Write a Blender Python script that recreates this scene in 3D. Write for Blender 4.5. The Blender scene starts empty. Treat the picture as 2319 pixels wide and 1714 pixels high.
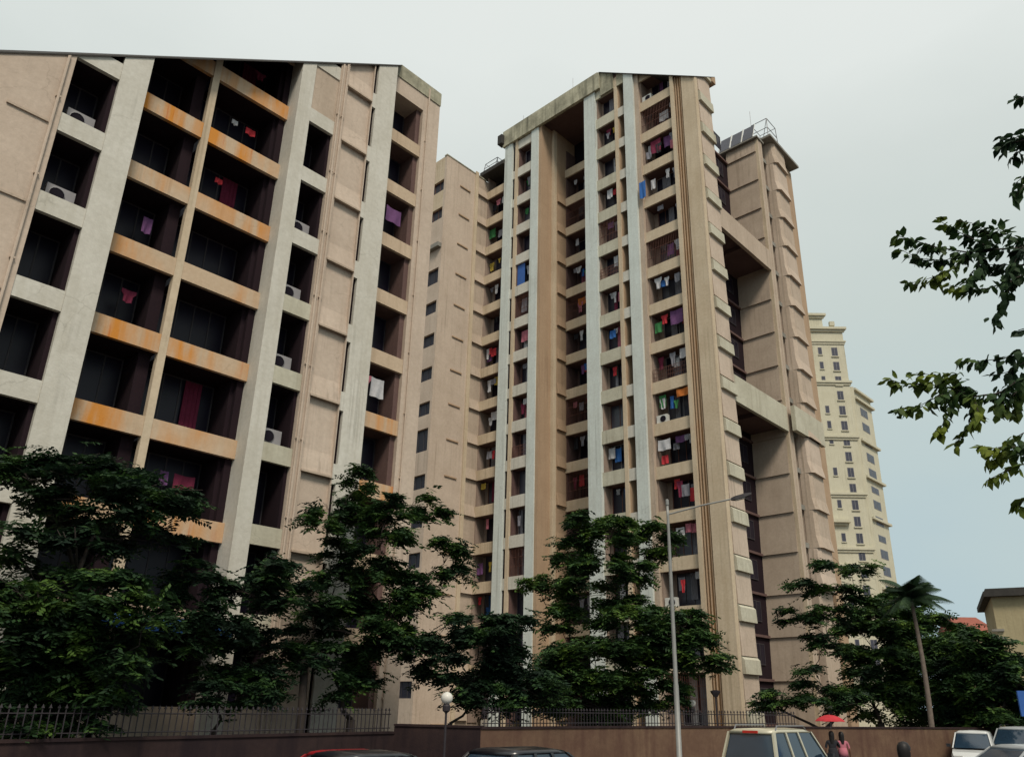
import bpy, bmesh, math, random
from mathutils import Vector, Matrix

SC = bpy.context.scene
COL = SC.collection
RNG = random.Random(7)

# ------------------------------------------------------------------ camera
RT = Vector((0.6717154, -0.7406729, 0.0142140))
UP = Vector((-0.2668088, -0.2239801, 0.9373614))
FW = Vector((0.6910944, 0.6334323, 0.3480690))
EYE = Vector((0.0, 0.0, 2.3))
FPX, CX, CY, PW, PH = 1751.7, 1202.1, 949.9, 2319.0, 1714.0
cam_data = bpy.data.cameras.new('camera')
cam = bpy.data.objects.new('camera', cam_data)
COL.objects.link(cam)
cam.matrix_world = Matrix(((RT.x, UP.x, -FW.x, EYE.x), (RT.y, UP.y, -FW.y, EYE.y), (RT.z, UP.z, -FW.z, EYE.z), (0, 0, 0, 1)))
cam_data.sensor_fit = 'HORIZONTAL'
cam_data.sensor_width = 36.0
cam_data.lens = 36.0 * FPX / PW
cam_data.shift_x = -(CX - PW / 2) / PW
cam_data.shift_y = (CY - PH / 2) / PW
cam_data.clip_start = 0.05
cam_data.clip_end = 3000
SC.camera = cam

# ------------------------------------------------------------------ world, sun, exposure
SUN_AZ = math.atan2(-0.60, -0.36)
SUN_EL = math.radians(50)
W = bpy.data.worlds.new("World")
SC.world = W
W.use_nodes = True
nt = W.node_tree
nt.nodes.clear()
wo = nt.nodes.new('ShaderNodeOutputWorld')
bg = nt.nodes.new('ShaderNodeBackground')
sky = nt.nodes.new('ShaderNodeTexSky')
sky.sky_type = 'NISHITA'
sky.sun_disc = False
sky.sun_elevation = SUN_EL
sky.sun_rotation = math.pi / 2 - SUN_AZ
sky.air_density = 1.0
sky.dust_density = 3.0
tc = nt.nodes.new('ShaderNodeTexCoord')
sep = nt.nodes.new('ShaderNodeSeparateXYZ')
nt.links.new(tc.outputs['Generated'], sep.inputs[0])
cn = nt.nodes.new('ShaderNodeTexNoise')
cn.inputs['Scale'].default_value = 1.6
cn.inputs['Detail'].default_value = 6
cm = nt.nodes.new('ShaderNodeMapping')
cm.inputs['Scale'].default_value = (1, 1, 2.2)
nt.links.new(tc.outputs['Generated'], cm.inputs['Vector'])
nt.links.new(cm.outputs[0], cn.inputs['Vector'])
add = nt.nodes.new('ShaderNodeMath'); add.operation = 'MULTIPLY_ADD'
add.inputs[1].default_value = 0.34
nt.links.new(cn.outputs['Fac'], add.inputs[0])
nt.links.new(sep.outputs['Z'], add.inputs[2])
ramp = nt.nodes.new('ShaderNodeValToRGB')
cr = ramp.color_ramp
cr.elements[0].position = 0.05; cr.elements[0].color = (0.34, 0.47, 0.58, 1)
cr.elements[1].position = 1.0; cr.elements[1].color = (0.80, 0.83, 0.80, 1)
for p, c in ((0.22, (0.40, 0.53, 0.60, 1)), (0.40, (0.50, 0.60, 0.60, 1)), (0.58, (0.57, 0.64, 0.61, 1)), (0.74, (0.65, 0.70, 0.67, 1)), (0.86, (0.76, 0.80, 0.77, 1))):
    e = cr.elements.new(p); e.color = c
nt.links.new(add.outputs[0], ramp.inputs[0])
mixs = nt.nodes.new('ShaderNodeMixRGB')
mixs.inputs['Fac'].default_value = 0.93          # thick overcast over the clear sky
skm = nt.nodes.new('ShaderNodeMixRGB'); skm.blend_type = 'MULTIPLY'; skm.inputs['Fac'].default_value = 1
skm.inputs['Color2'].default_value = (0.1, 0.1, 0.1, 1)
nt.links.new(sky.outputs[0], skm.inputs['Color1'])
nt.links.new(skm.outputs[0], mixs.inputs['Color1'])
nt.links.new(ramp.outputs[0], mixs.inputs['Color2'])
nt.links.new(mixs.outputs[0], bg.inputs['Color'])
bg.inputs['Strength'].default_value = 0.585
nt.links.new(bg.outputs[0], wo.inputs['Surface'])

sd = bpy.data.lights.new('sun', 'SUN')
sd.energy = 1.5
sd.angle = math.radians(16)
sd.color = (1.0, 0.90, 0.76)
sun = bpy.data.objects.new('sun', sd)
COL.objects.link(sun)
sv = Vector((math.cos(SUN_AZ) * math.cos(SUN_EL), math.sin(SUN_AZ) * math.cos(SUN_EL), math.sin(SUN_EL)))
sun.rotation_euler = sv.to_track_quat('Z', 'Y').to_euler()
sun.location = sv * 60

SC.view_settings.view_transform = 'Standard'
SC.view_settings.look = 'None'
SC.view_settings.exposure = 0.86
SC.view_settings.gamma = 1
SC.view_settings.use_curve_mapping = False
try:
    SC.cycles.max_bounces = 5
    SC.cycles.diffuse_bounces = 3
    SC.cycles.transparent_max_bounces = 6
except Exception:
    pass

def at(px, py, dist):
    """a point of the place: the bearing it has in the survey photograph, at a horizontal distance"""
    d = RT * ((px - CX) / FPX) - UP * ((py - CY) / FPX) + FW
    return EYE + d * (dist / math.hypot(d.x, d.y))

# ------------------------------------------------------------------ materials
MATS = {}
def newmat(name):
    m = bpy.data.materials.new(name)
    m.use_nodes = True
    MATS[name] = m
    n = m.node_tree
    n.nodes.clear()
    o = n.nodes.new('ShaderNodeOutputMaterial')
    b = n.nodes.new('ShaderNodeBsdfPrincipled')
    n.links.new(b.outputs[0], o.inputs['Surface'])
    return m, n, b, o

def noise(n, scale, detail=4, vec=None, mscale=None, rough=0.55):
    t = n.nodes.new('ShaderNodeTexNoise')
    t.inputs['Scale'].default_value = scale
    t.inputs['Detail'].default_value = detail
    t.inputs['Roughness'].default_value = rough
    if vec is not None:
        if mscale:
            mp = n.nodes.new('ShaderNodeMapping')
            mp.inputs['Scale'].default_value = mscale
            n.links.new(vec, mp.inputs['Vector'])
            vec = mp.outputs[0]
        n.links.new(vec, t.inputs['Vector'])
    return t

def rampn(n, src, stops):
    r = n.nodes.new('ShaderNodeValToRGB')
    e = r.color_ramp.elements
    e[0].position, e[0].color = stops[0][0], (*stops[0][1], 1)
    e[1].position, e[1].color = stops[-1][0], (*stops[-1][1], 1)
    for p, c in stops[1:-1]:
        x = e.new(p); x.color = (*c, 1)
    n.links.new(src, r.inputs[0])
    return r

def mixn(n, fac, a, b, mode='MIX'):
    m = n.nodes.new('ShaderNodeMixRGB')
    m.blend_type = mode
    if isinstance(fac, (int, float)): m.inputs['Fac'].default_value = fac
    else: n.links.new(fac, m.inputs['Fac'])
    for i, v in (('Color1', a), ('Color2', b)):
        if isinstance(v, tuple): m.inputs[i].default_value = (*v, 1)
        else: n.links.new(v, m.inputs[i])
    return m.outputs[0]

def plaster(name, base, dirt, stain=None, amount=0.45, stain_lo=0.52, stain_hi=0.66, rough=0.92, streak=0.5):
    m, n, b, o = newmat(name)
    g = n.nodes.new('ShaderNodeNewGeometry').outputs['Position']
    mott = noise(n, 0.55, 8, g, rough=0.65)
    fine = noise(n, 7.0, 5, g)
    st = noise(n, 1.0, 4, g, (2.6, 2.6, 0.16))
    c = mixn(n, rampn(n, mott.outputs['Fac'], [(0.35, (0, 0, 0)), (0.7, (amount,) * 3)]).outputs[0], base, dirt)
    c = mixn(n, rampn(n, st.outputs['Fac'], [(0.5, (0, 0, 0)), (0.75, (streak,) * 3)]).outputs[0], c, dirt)
    c = mixn(n, rampn(n, fine.outputs['Fac'], [(0.3, (0, 0, 0)), (0.8, (0.32,) * 3)]).outputs[0], c, tuple(x * 0.7 for x in dirt))
    run = noise(n, 1.0, 6, g, (5.5, 5.5, 0.10), rough=0.6)
    patch = noise(n, 0.22, 4, g)
    rr = rampn(n, run.outputs['Fac'], [(0.52, (0, 0, 0)), (0.70, (1, 1, 1))])
    rp_ = rampn(n, patch.outputs['Fac'], [(0.48, (0, 0, 0)), (0.62, (0.55,) * 3)])
    rm = n.nodes.new('ShaderNodeMath'); rm.operation = 'MULTIPLY'
    n.links.new(rr.outputs[0], rm.inputs[0]); n.links.new(rp_.outputs[0], rm.inputs[1])
    c = mixn(n, rm.outputs[0], c, tuple(x * 0.5 for x in dirt))
    crk = n.nodes.new('ShaderNodeTexVoronoi'); crk.feature = 'DISTANCE_TO_EDGE'; crk.inputs['Scale'].default_value = 0.45
    wv = n.nodes.new('ShaderNodeMixRGB'); wv.blend_type = 'ADD'; wv.inputs['Fac'].default_value = 0.9
    n.links.new(g, wv.inputs['Color1']); n.links.new(noise(n, 1.4, 6, g).outputs['Color'], wv.inputs['Color2'])
    n.links.new(wv.outputs[0], crk.inputs['Vector'])
    cm_ = n.nodes.new('ShaderNodeMath'); cm_.operation = 'MULTIPLY'
    n.links.new(rampn(n, crk.outputs['Distance'], [(0.0, (0.25,) * 3), (0.010, (0, 0, 0))]).outputs[0], cm_.inputs[0])
    n.links.new(rampn(n, noise(n, 0.3, 2, g).outputs['Fac'], [(0.5, (0, 0, 0)), (0.6, (1, 1, 1))]).outputs[0], cm_.inputs[1])
    c = mixn(n, cm_.outputs[0], c, tuple(x * 0.35 for x in dirt))
    if stain:
        s2 = noise(n, 1.0, 5, g, (1.5, 1.5, 0.22))
        s3 = noise(n, 1.0, 3, g, (0.30, 0.30, 0.16))
        mul = n.nodes.new('ShaderNodeMath'); mul.operation = 'MULTIPLY'
        r2 = rampn(n, s2.outputs['Fac'], [(0.38, (0, 0, 0)), (0.60, (1, 1, 1))])
        r3 = rampn(n, s3.outputs['Fac'], [(stain_lo - 0.08, (0, 0, 0)), (stain_hi - 0.04, (1, 1, 1))])
        n.links.new(r2.outputs[0], mul.inputs[0]); n.links.new(r3.outputs[0], mul.inputs[1])
        c = mixn(n, mul.outputs[0], c, stain)
        s4 = noise(n, 1.0, 3, g, (3.2, 3.2, 0.3))
        r4 = rampn(n, s4.outputs['Fac'], [(0.62, (0, 0, 0)), (0.72, (0.8, 0.8, 0.8))])
        mul2 = n.nodes.new('ShaderNodeMath'); mul2.operation = 'MULTIPLY'
        n.links.new(r4.outputs[0], mul2.inputs[0]); n.links.new(mul.outputs[0], mul2.inputs[1])
        c = mixn(n, mul2.outputs[0], c, (stain[0] * 0.8, stain[1] * 0.35, stain[2] * 0.3))
    n.links.new(c, b.inputs['Base Color'])
    b.inputs['Roughness'].default_value = rough
    b.inputs['Specular IOR Level'].default_value = 0.15
    bu = n.nodes.new('ShaderNodeBump')
    bu.inputs['Strength'].default_value = 0.35
    bu.inputs['Distance'].default_value = 0.02
    bn = noise(n, 16.0, 4, g)
    n.links.new(bn.outputs['Fac'], bu.inputs['Height'])
    n.links.new(bu.outputs[0], b.inputs['Normal'])
    return m

def flat(name, col, rough=0.7, var=0.25, scale=3.0, spec=0.3, metal=0.0, emis=None):
    m, n, b, o = newmat(name)
    g = n.nodes.new('ShaderNodeTexCoord').outputs['Object']
    t = noise(n, scale, 4, g)
    c = mixn(n, t.outputs['Fac'], tuple(x * (1 + var) for x in col), tuple(x * (1 - var) for x in col))
    n.links.new(c, b.inputs['Base Color'])
    b.inputs['Roughness'].default_value = rough
    b.inputs['Specular IOR Level'].default_value = spec
    b.inputs['Metallic'].default_value = metal
    return m

plaster('white_plaster', (0.62, 0.60, 0.54), (0.43, 0.40, 0.33), amount=0.5, streak=0.5)
plaster('pale_plaster', (0.63, 0.68, 0.65), (0.44, 0.45, 0.41), amount=0.4, streak=0.35)
plaster('white_stained', (0.55, 0.53, 0.43), (0.36, 0.33, 0.25), amount=0.6, streak=0.7)
plaster('beige_plaster', (0.52, 0.425, 0.34), (0.36, 0.285, 0.22), amount=0.6, streak=0.5)
plaster('pink_plaster', (0.57, 0.47, 0.385), (0.42, 0.335, 0.265), amount=0.6, streak=0.4)
plaster('cream_plaster', (0.61, 0.51, 0.38), (0.43, 0.33, 0.22), amount=0.5, streak=0.5)
plaster('cream_rust', (0.56, 0.44, 0.32), (0.46, 0.32, 0.20), stain=(0.56, 0.23, 0.045), amount=0.5, stain_lo=0.42, stain_hi=0.56)
plaster('cream_light', (0.57, 0.45, 0.33), (0.44, 0.33, 0.23), amount=0.6, streak=0.7)
plaster('brown_plaster', (0.45, 0.325, 0.22), (0.34, 0.23, 0.15), amount=0.5, streak=0.5)
plaster('pipe_strip', (0.46, 0.33, 0.20), (0.33, 0.21, 0.12), stain=(0.44, 0.24, 0.10), amount=0.7, stain_lo=0.4, stain_hi=0.5, streak=0.9)
plaster('mossy_plaster', (0.55, 0.52, 0.39), (0.09, 0.09, 0.065), amount=0.75, streak=0.9)
plaster('inner_shade_plaster', (0.15, 0.095, 0.085), (0.09, 0.055, 0.055), amount=0.5)  # plaster inside recesses and grooves, darkened to carry their shade
plaster('shade_plaster', (0.36, 0.28, 0.23), (0.22, 0.16, 0.13), amount=0.6)  # darker copy of the beige, balcony shade put into the colour
plaster('deep_shade_plaster', (0.022, 0.012, 0.016), (0.013, 0.008, 0.012), amount=0.5)  # near-black: the shade of deep openings is painted into this plaster
plaster('ivory_plaster', (0.58, 0.55, 0.43), (0.46, 0.43, 0.32), amount=0.5, streak=0.4)
plaster('compound_paint', (0.17, 0.11, 0.072), (0.085, 0.045, 0.035), amount=0.9, streak=0.95)
plaster('compound_dark', (0.045, 0.028, 0.026), (0.018, 0.012, 0.015), amount=0.9, streak=0.9)
plaster('house_plaster', (0.44, 0.38, 0.24), (0.30, 0.25, 0.15), amount=0.5, streak=0.4)
plaster('roof_dark', (0.07, 0.065, 0.06), (0.03, 0.03, 0.03), amount=0.7)
plaster('concrete', (0.30, 0.29, 0.26), (0.17, 0.16, 0.14), amount=0.7)
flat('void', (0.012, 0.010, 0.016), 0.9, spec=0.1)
flat('frame_dark', (0.05, 0.045, 0.05), 0.6)
flat('frame_pale', (0.26, 0.25, 0.26), 0.6)
flat('frame_brown', (0.13, 0.055, 0.04), 0.6)
flat('steel', (0.20, 0.20, 0.21), 0.5, metal=0.4)
flat('steel_pale', (0.25, 0.25, 0.24), 0.5, metal=0.2)
flat('iron', (0.03, 0.025, 0.03), 0.6)
flat('white_metal', (0.55, 0.55, 0.52), 0.5)
flat('globe_white', (0.62, 0.60, 0.55), 0.35)
flat('bark', (0.040, 0.032, 0.028), 0.95, var=0.5, scale=8)
flat('bark_pale', (0.15, 0.12, 0.10), 0.95, var=0.5, scale=6)
flat('asphalt', (0.05, 0.05, 0.052), 0.95, var=0.3, scale=12)
flat('paving', (0.22, 0.20, 0.18), 0.9, var=0.3, scale=5)
flat('earth', (0.13, 0.10, 0.07), 0.95, var=0.4, scale=1.2)
flat('kerb_paint', (0.4, 0.39, 0.36), 0.9)
flat('roof_red', (0.26, 0.085, 0.06), 0.8)
flat('tarp_blue', (0.03, 0.10, 0.33), 0.6)
flat('tyre', (0.02, 0.02, 0.02), 0.85)
flat('chrome', (0.5, 0.5, 0.5), 0.25, metal=0.9)
flat('skin', (0.16, 0.08, 0.05), 0.6)
flat('hair', (0.012, 0.010, 0.010), 0.5)
flat('lamp_red', (0.45, 0.03, 0.02), 0.3)
flat('lamp_clear', (0.5, 0.5, 0.48), 0.15)

def glass(name, col, rough=0.18, spec=0.5):
    m, n, b, o = newmat(name)
    g = n.nodes.new('ShaderNodeNewGeometry').outputs['Position']
    t = noise(n, 1.3, 2, g)
    c = mixn(n, t.outputs['Fac'], tuple(x * 1.5 for x in col), tuple(x * 0.6 for x in col))
    n.links.new(c, b.inputs['Base Color'])
    b.inputs['Roughness'].default_value = rough
    b.inputs['Specular IOR Level'].default_value = spec
    return m
glass('glass_dark', (0.010, 0.008, 0.018), 0.35, 0.25)
glass('glass_grey', (0.045, 0.045, 0.065), 0.3, 0.5)
glass('glass_car', (0.015, 0.03, 0.05), 0.06, 0.9)
glass('solar_glass', (0.03, 0.03, 0.045), 0.25, 0.5)

def paint(name, col, rough=0.28):
    m, n, b, o = newmat(name)
    g = n.nodes.new('ShaderNodeTexCoord').outputs['Object']
    t = noise(n, 2.2, 5, g)
    d = rampn(n, t.outputs['Fac'], [(0.45, (0, 0, 0)), (0.75, (0.3,) * 3)])
    c = mixn(n, d.outputs[0], col, tuple(0.5 * x + 0.08 for x in col))
    n.links.new(c, b.inputs['Base Color'])
    b.inputs['Roughness'].default_value = rough
    b.inputs['Coat Weight'].default_value = 0.35
    b.inputs['Coat Roughness'].default_value = 0.12
    return m
paint('paint_cream', (0.46, 0.43, 0.32))
paint('paint_red', (0.30, 0.015, 0.02))
paint('paint_black', (0.012, 0.012, 0.016))
paint('paint_white', (0.55, 0.56, 0.55))
paint('paint_silver', (0.33, 0.35, 0.36))

def leafmat(name, a, b_, c_):
    m, n, b, o = newmat(name)
    n.nodes.remove(b)
    g = n.nodes.new('ShaderNodeNewGeometry')
    t = noise(n, 1.1, 3, g.outputs['Position'])
    t2 = noise(n, 9.0, 2, g.outputs['Position'])
    col = rampn(n, t.outputs['Fac'], [(0.36, a), (0.52, b_), (0.68, c_)]).outputs[0]
    col = mixn(n, rampn(n, t2.outputs['Fac'], [(0.35, (0, 0, 0)), (0.7, (0.6,) * 3)]).outputs[0], col, a)
    d = n.nodes.new('ShaderNodeBsdfPrincipled')
    d.inputs['Roughness'].default_value = 0.65
    d.inputs['Specular IOR Level'].default_value = 0.2
    tr = n.nodes.new('ShaderNodeBsdfTranslucent')
    n.links.new(col, d.inputs['Base Color'])
    n.links.new(col, tr.inputs['Color'])
    mx = n.nodes.new('ShaderNodeMixShader'); mx.inputs[0].default_value = 0.22
    n.links.new(d.outputs[0], mx.inputs[1]); n.links.new(tr.outputs[0], mx.inputs[2])
    n.links.new(mx.outputs[0], o.inputs['Surface'])
    return m
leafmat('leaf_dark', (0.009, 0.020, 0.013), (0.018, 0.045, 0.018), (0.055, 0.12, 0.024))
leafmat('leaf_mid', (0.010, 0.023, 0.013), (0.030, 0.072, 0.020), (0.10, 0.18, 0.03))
leafmat('leaf_sun', (0.016, 0.034, 0.016), (0.045, 0.10, 0.026), (0.14, 0.23, 0.035))  # brighter yellow-green foliage
leafmat('leaf_near', (0.014, 0.030, 0.016), (0.035, 0.075, 0.020), (0.16, 0.20, 0.02))
leafmat('leaf_palm', (0.018, 0.036, 0.02), (0.03, 0.06, 0.03), (0.05, 0.09, 0.035))

CLOTH = {'red': (0.42, 0.03, 0.04), 'orange': (0.50, 0.15, 0.03), 'green': (0.04, 0.18, 0.06), 'blue': (0.03, 0.12, 0.36), 'white': (0.45, 0.45, 0.47),
         'pink': (0.42, 0.14, 0.18), 'grey': (0.20, 0.20, 0.23), 'maroon': (0.16, 0.02, 0.05), 'purple': (0.14, 0.06, 0.16), 'yellow': (0.45, 0.33, 0.06), 'black': (0.02, 0.02, 0.025)}
for k_, v_ in CLOTH.items():
    flat('cloth_' + k_, v_, 0.9, var=0.3, scale=5)

# ------------------------------------------------------------------ object helpers
FL = {}          # frame location of every object, in the frame of its thing
ORG = {}
CACHE = {}
CLIP = []        # planes (point, normal) that cut what is being built: sloping roofs

def tag(o, label=None, cat=None, group=None, kind=None):
    if label: o['label'] = label
    if cat: o['category'] = cat
    if group: o['group'] = group
    if kind: o['kind'] = kind
    return o

def thing(name, base, label, cat, group=None, rotz=0.0, framed=False):
    """Empty at the thing's base. framed: its parts are given in place coordinates."""
    o = bpy.data.objects.new(name, None)
    o.empty_display_size = 0.3
    COL.objects.link(o)
    o.location = base
    o.rotation_euler = (0, 0, rotz)
    FL[o] = Vector(base) if framed else Vector((0, 0, 0))
    return tag(o, label, cat, group)

def bbox_mesh(dx, dy, dz, mat):
    key = (round(dx, 3), round(dy, 3), round(dz, 3), mat)
    if key in CACHE: return CACHE[key]
    x, y, z = dx / 2, dy / 2, dz / 2
    v = [(-x, -y, -z), (x, -y, -z), (x, y, -z), (-x, y, -z), (-x, -y, z), (x, -y, z), (x, y, z), (-x, y, z)]
    f = [(0, 3, 2, 1), (4, 5, 6, 7), (0, 1, 5, 4), (1, 2, 6, 5), (2, 3, 7, 6), (3, 0, 4, 7)]
    me = bpy.data.meshes.new('box')
    me.from_pydata(v, [], f)
    me.materials.append(MATS[mat])
    CACHE[key] = me
    return me

def link(name, me, parent, c):
    o = bpy.data.objects.new(name, me)
    COL.objects.link(o)
    c = Vector(c)
    FL[o] = c
    if parent is not None:
        o.parent = parent
        o.location = c - FL[parent]
    else:
        o.location = c
    return o

def clip_mesh(me, c):
    """returns a cut copy, the mesh itself, or None when all of it lies above a roof plane"""
    for co, no in CLIP:
        s = [(v.co + c - co).dot(no) for v in me.vertices]
        if min(s) > -0.02: return None
        if max(s) <= 0.001: continue
        bm = bmesh.new(); bm.from_mesh(me)
        r = bmesh.ops.bisect_plane(bm, geom=bm.verts[:] + bm.edges[:] + bm.faces[:], plane_co=co - c, plane_no=no, clear_outer=True)
        ed = [e for e in r['geom_cut'] if isinstance(e, bmesh.types.BMEdge)]
        if ed:
            try: bmesh.ops.holes_fill(bm, edges=ed)
            except Exception: pass
        m2 = bpy.data.meshes.new(me.name)
        bm.to_mesh(m2); bm.free()
        for mt in me.materials: m2.materials.append(mt)
        me = m2
        if len(me.vertices) < 4: return None
    return me

def box(name, parent, b, mat):
    x0, x1, y0, y1, z0, z1 = b
    me = bbox_mesh(x1 - x0, y1 - y0, z1 - z0, mat)
    c = Vector(((x0 + x1) / 2, (y0 + y1) / 2, (z0 + z1) / 2))
    if CLIP:
        me = clip_mesh(me, c)
        if me is None: return None
    return link(name, me, parent, c)

def mesh(name, parent, verts, faces, mat, origin=(0, 0, 0), smooth=False):
    o_ = Vector(origin)
    me = bpy.data.meshes.new(name)
    me.from_pydata([Vector(v) - o_ for v in verts], [], faces)
    me.materials.append(MATS[mat])
    if smooth: me.polygons.foreach_set('use_smooth', [True] * len(me.polygons))
    if CLIP:
        me = clip_mesh(me, o_)
        if me is None: return None
    return link(name, me, parent, o_)

class MB:
    def __init__(s): s.v = []; s.f = []
    def box(s, x0, x1, y0, y1, z0, z1):
        n = len(s.v)
        s.v += [(x0, y0, z0), (x1, y0, z0), (x1, y1, z0), (x0, y1, z0), (x0, y0, z1), (x1, y0, z1), (x1, y1, z1), (x0, y1, z1)]
        s.f += [tuple(n + i for i in q) for q in ((0, 3, 2, 1), (4, 5, 6, 7), (0, 1, 5, 4), (1, 2, 6, 5), (2, 3, 7, 6), (3, 0, 4, 7))]
    def tube(s, pts, rad, seg=7, cap=True):
        n0 = len(s.v)
        pts = [Vector(p) for p in pts]
        for i, p in enumerate(pts):
            d = (pts[min(i + 1, len(pts) - 1)] - pts[max(i - 1, 0)]).normalized()
            a = d.orthogonal().normalized() if i == 0 else (pa - d * pa.dot(d)).normalized()
            pa = a
            b = d.cross(a)
            r = rad[i] if isinstance(rad, (list, tuple)) else rad
            for k in range(seg):
                t = 2 * math.pi * k / seg
                s.v.append(tuple(p + a * (r * math.cos(t)) + b * (r * math.sin(t))))
        for i in range(len(pts) - 1):
            for k in range(seg):
                q = n0 + i * seg; k2 = (k + 1) % seg
                s.f.append((q + k, q + k2, q + seg + k2, q + seg + k))
        if cap:
            s.f.append(tuple(n0 + k for k in reversed(range(seg))))
            s.f.append(tuple(n0 + (len(pts) - 1) * seg + k for k in range(seg)))
    def lathe(s, prof, seg=16, c=(0, 0, 0)):
        n0 = len(s.v)
        for r, z in prof:
            for k in range(seg):
                t = 2 * math.pi * k / seg
                s.v.append((c[0] + r * math.cos(t), c[1] + r * math.sin(t), c[2] + z))
        for i in range(len(prof) - 1):
            for k in range(seg):
                q = n0 + i * seg; k2 = (k + 1) % seg
                s.f.append((q + k, q + k2, q + seg + k2, q + seg + k))
        s.f.append(tuple(n0 + k for k in reversed(range(seg))))
        s.f.append(tuple(n0 + (len(prof) - 1) * seg + k for k in range(seg)))
    def build(s, name, mat, parent=None, origin=(0, 0, 0), smooth=False):
        return mesh(name, parent, s.v, s.f, mat, origin, smooth)

def B(face, u0, u1, d0, d1, z0, z1):
    """box tuple on a facade: face 'C' looks towards -x (u along y), face 'A' looks towards -y (u along x)"""
    return (d0, d1, u0, u1, z0, z1) if face == 'C' else (u0, u1, d0, d1, z0, z1)

def P3(face, u, d, z):
    return (d, u, z) if face == 'C' else (u, d, z)

ORD = ['ground', 'first', 'second', 'third', 'fourth', 'fifth', 'sixth', 'seventh', 'eighth', 'ninth', 'tenth', 'eleventh', 'twelfth',
       'thirteenth', 'fourteenth', 'fifteenth', 'sixteenth', 'seventeenth']

def frame_mesh(face, w, h, n, mat, rail=True, t=0.05):
    key = ('fr', face, round(w, 2), round(h, 2), n, mat, rail)
    if key in CACHE: return CACHE[key]
    m = MB()
    def bx(u0, u1, z0, z1):
        m.box(*B(face, u0, u1, -0.03, 0.03, z0, z1))
    bx(-w / 2, w / 2, -h / 2, -h / 2 + t); bx(-w / 2, w / 2, h / 2 - t, h / 2)
    bx(-w / 2, -w / 2 + t, -h / 2 + t, h / 2 - t); bx(w / 2 - t, w / 2, -h / 2 + t, h / 2 - t)
    for i in range(1, n):
        u = -w / 2 + w * i / n
        bx(u - t / 2, u + t / 2, -h / 2 + t, h / 2 - t)
    me = bpy.data.meshes.new('window')
    me.from_pydata(m.v, [], m.f)
    me.materials.append(MATS[mat])
    CACHE[key] = me
    return me

def curtain_mesh(face, w, h, mat):
    key = ('cu', face, round(w, 2), round(h, 2), mat)
    if key in CACHE: return CACHE[key]
    n = max(4, int(w / 0.07))
    v = []; f = []
    for i in range(n + 1):
        u = -w / 2 + w * i / n
        d = 0.02 * (1 if i % 2 else -1)
        v += [P3(face, u, d, -h / 2), P3(face, u, d, h / 2), P3(face, u, d + 0.01, h / 2), P3(face, u, d + 0.01, -h / 2)]
    for i in range(n):
        a = 4 * i; b = a + 4
        f += [(a, b, b + 1, a + 1), (a + 1, b + 1, b + 2, a + 2), (a + 2, b + 2, b + 3, a + 3), (a + 3, b + 3, b, a)]
    me = bpy.data.meshes.new('curtain')
    me.from_pydata(v, [], f)
    me.materials.append(MATS[mat])
    CACHE[key] = me
    return me

def window(parent, face, u0, u1, d, z0, z1, n=2, frame='frame_dark', panes='glass_dark', curtains=(), name='window'):
    """window with its own frame, one pane between each pair of bars and curtains hung just behind the opening"""
    w, h = u1 - u0, z1 - z0
    c = Vector(P3(face, (u0 + u1) / 2, d, (z0 + z1) / 2))
    me = frame_mesh(face, w, h, n, frame)
    if CLIP:
        me = clip_mesh(me, c)
        if me is None: return None
    wo_ = link(name, me, parent, c)
    pw = (w - 0.05 * (n + 1)) / n
    for i in range(n):
        a = u0 + 0.05 + i * (w / n) - (0.05 * i / n if n else 0)
        a = u0 + w * i / n + (0.05 if i == 0 else 0.025)
        b = u0 + w * (i + 1) / n - (0.05 if i == n - 1 else 0.025)
        box('pane', wo_, B(face, a, b, d - 0.008, d + 0.008, z0 + 0.05, z1 - 0.05), panes)
    for (ca, cb, cz, mt) in curtains:      # fractions of the width, lower fraction of the height
        cw = (cb - ca) * w; ch = h * (1 - cz) - 0.12
        if cw < 0.1: continue
        cc = Vector(P3(face, u0 + w * (ca + cb) / 2, d - 0.09, z1 - 0.06 - ch / 2))
        cme = curtain_mesh(face, cw, ch, mt)
        if CLIP:
            cme = clip_mesh(cme, cc)
            if cme is None: continue
        link('curtain', cme, wo_, cc)
    return wo_

# ------------------------------------------------------------------ ground, road, pavement
def ground_sheet(name, pts, z, mat):
    o = mesh(name, None, [(x, y, z) for x, y in pts], [tuple(range(len(pts)))], mat)
    o['kind'] = 'structure'
    return o
ground_sheet('ground', [(-900, -900), (1500, -900), (1500, 1500), (-900, 1500)], 0.0, 'earth')
WALLP = [(-6.0, 18.8), (5.0, 19.95), (17.1, 21.5), (18.2, 18.6), (24.1, 18.1), (30.0, 16.6), (35.7, 14.1), (41.4, 11.6), (52.0, 7.0), (75, -3)]
ground_sheet('road', [(-60, -6)] + [(x, y - 3.0) for x, y in WALLP] + [(90, -12), (90, -40), (-60, -40)], 0.004, 'asphalt')
pm = MB()
for (x0, y0), (x1, y1) in zip(WALLP[:-1], WALLP[1:]):
    n0 = len(pm.v)
    pm.v += [(x0, y0 - 3.0, 0), (x1, y1 - 3.0, 0), (x1, y1, 0), (x0, y0, 0), (x0, y0 - 3.0, 0.13), (x1, y1 - 3.0, 0.13), (x1, y1, 0.13), (x0, y0, 0.13)]
    pm.f += [tuple(n0 + i for i in q) for q in ((4, 5, 6, 7), (0, 1, 5, 4), (2, 3, 7, 6))]
pv = pm.build('pavement', 'paving'); pv['kind'] = 'structure'

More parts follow.
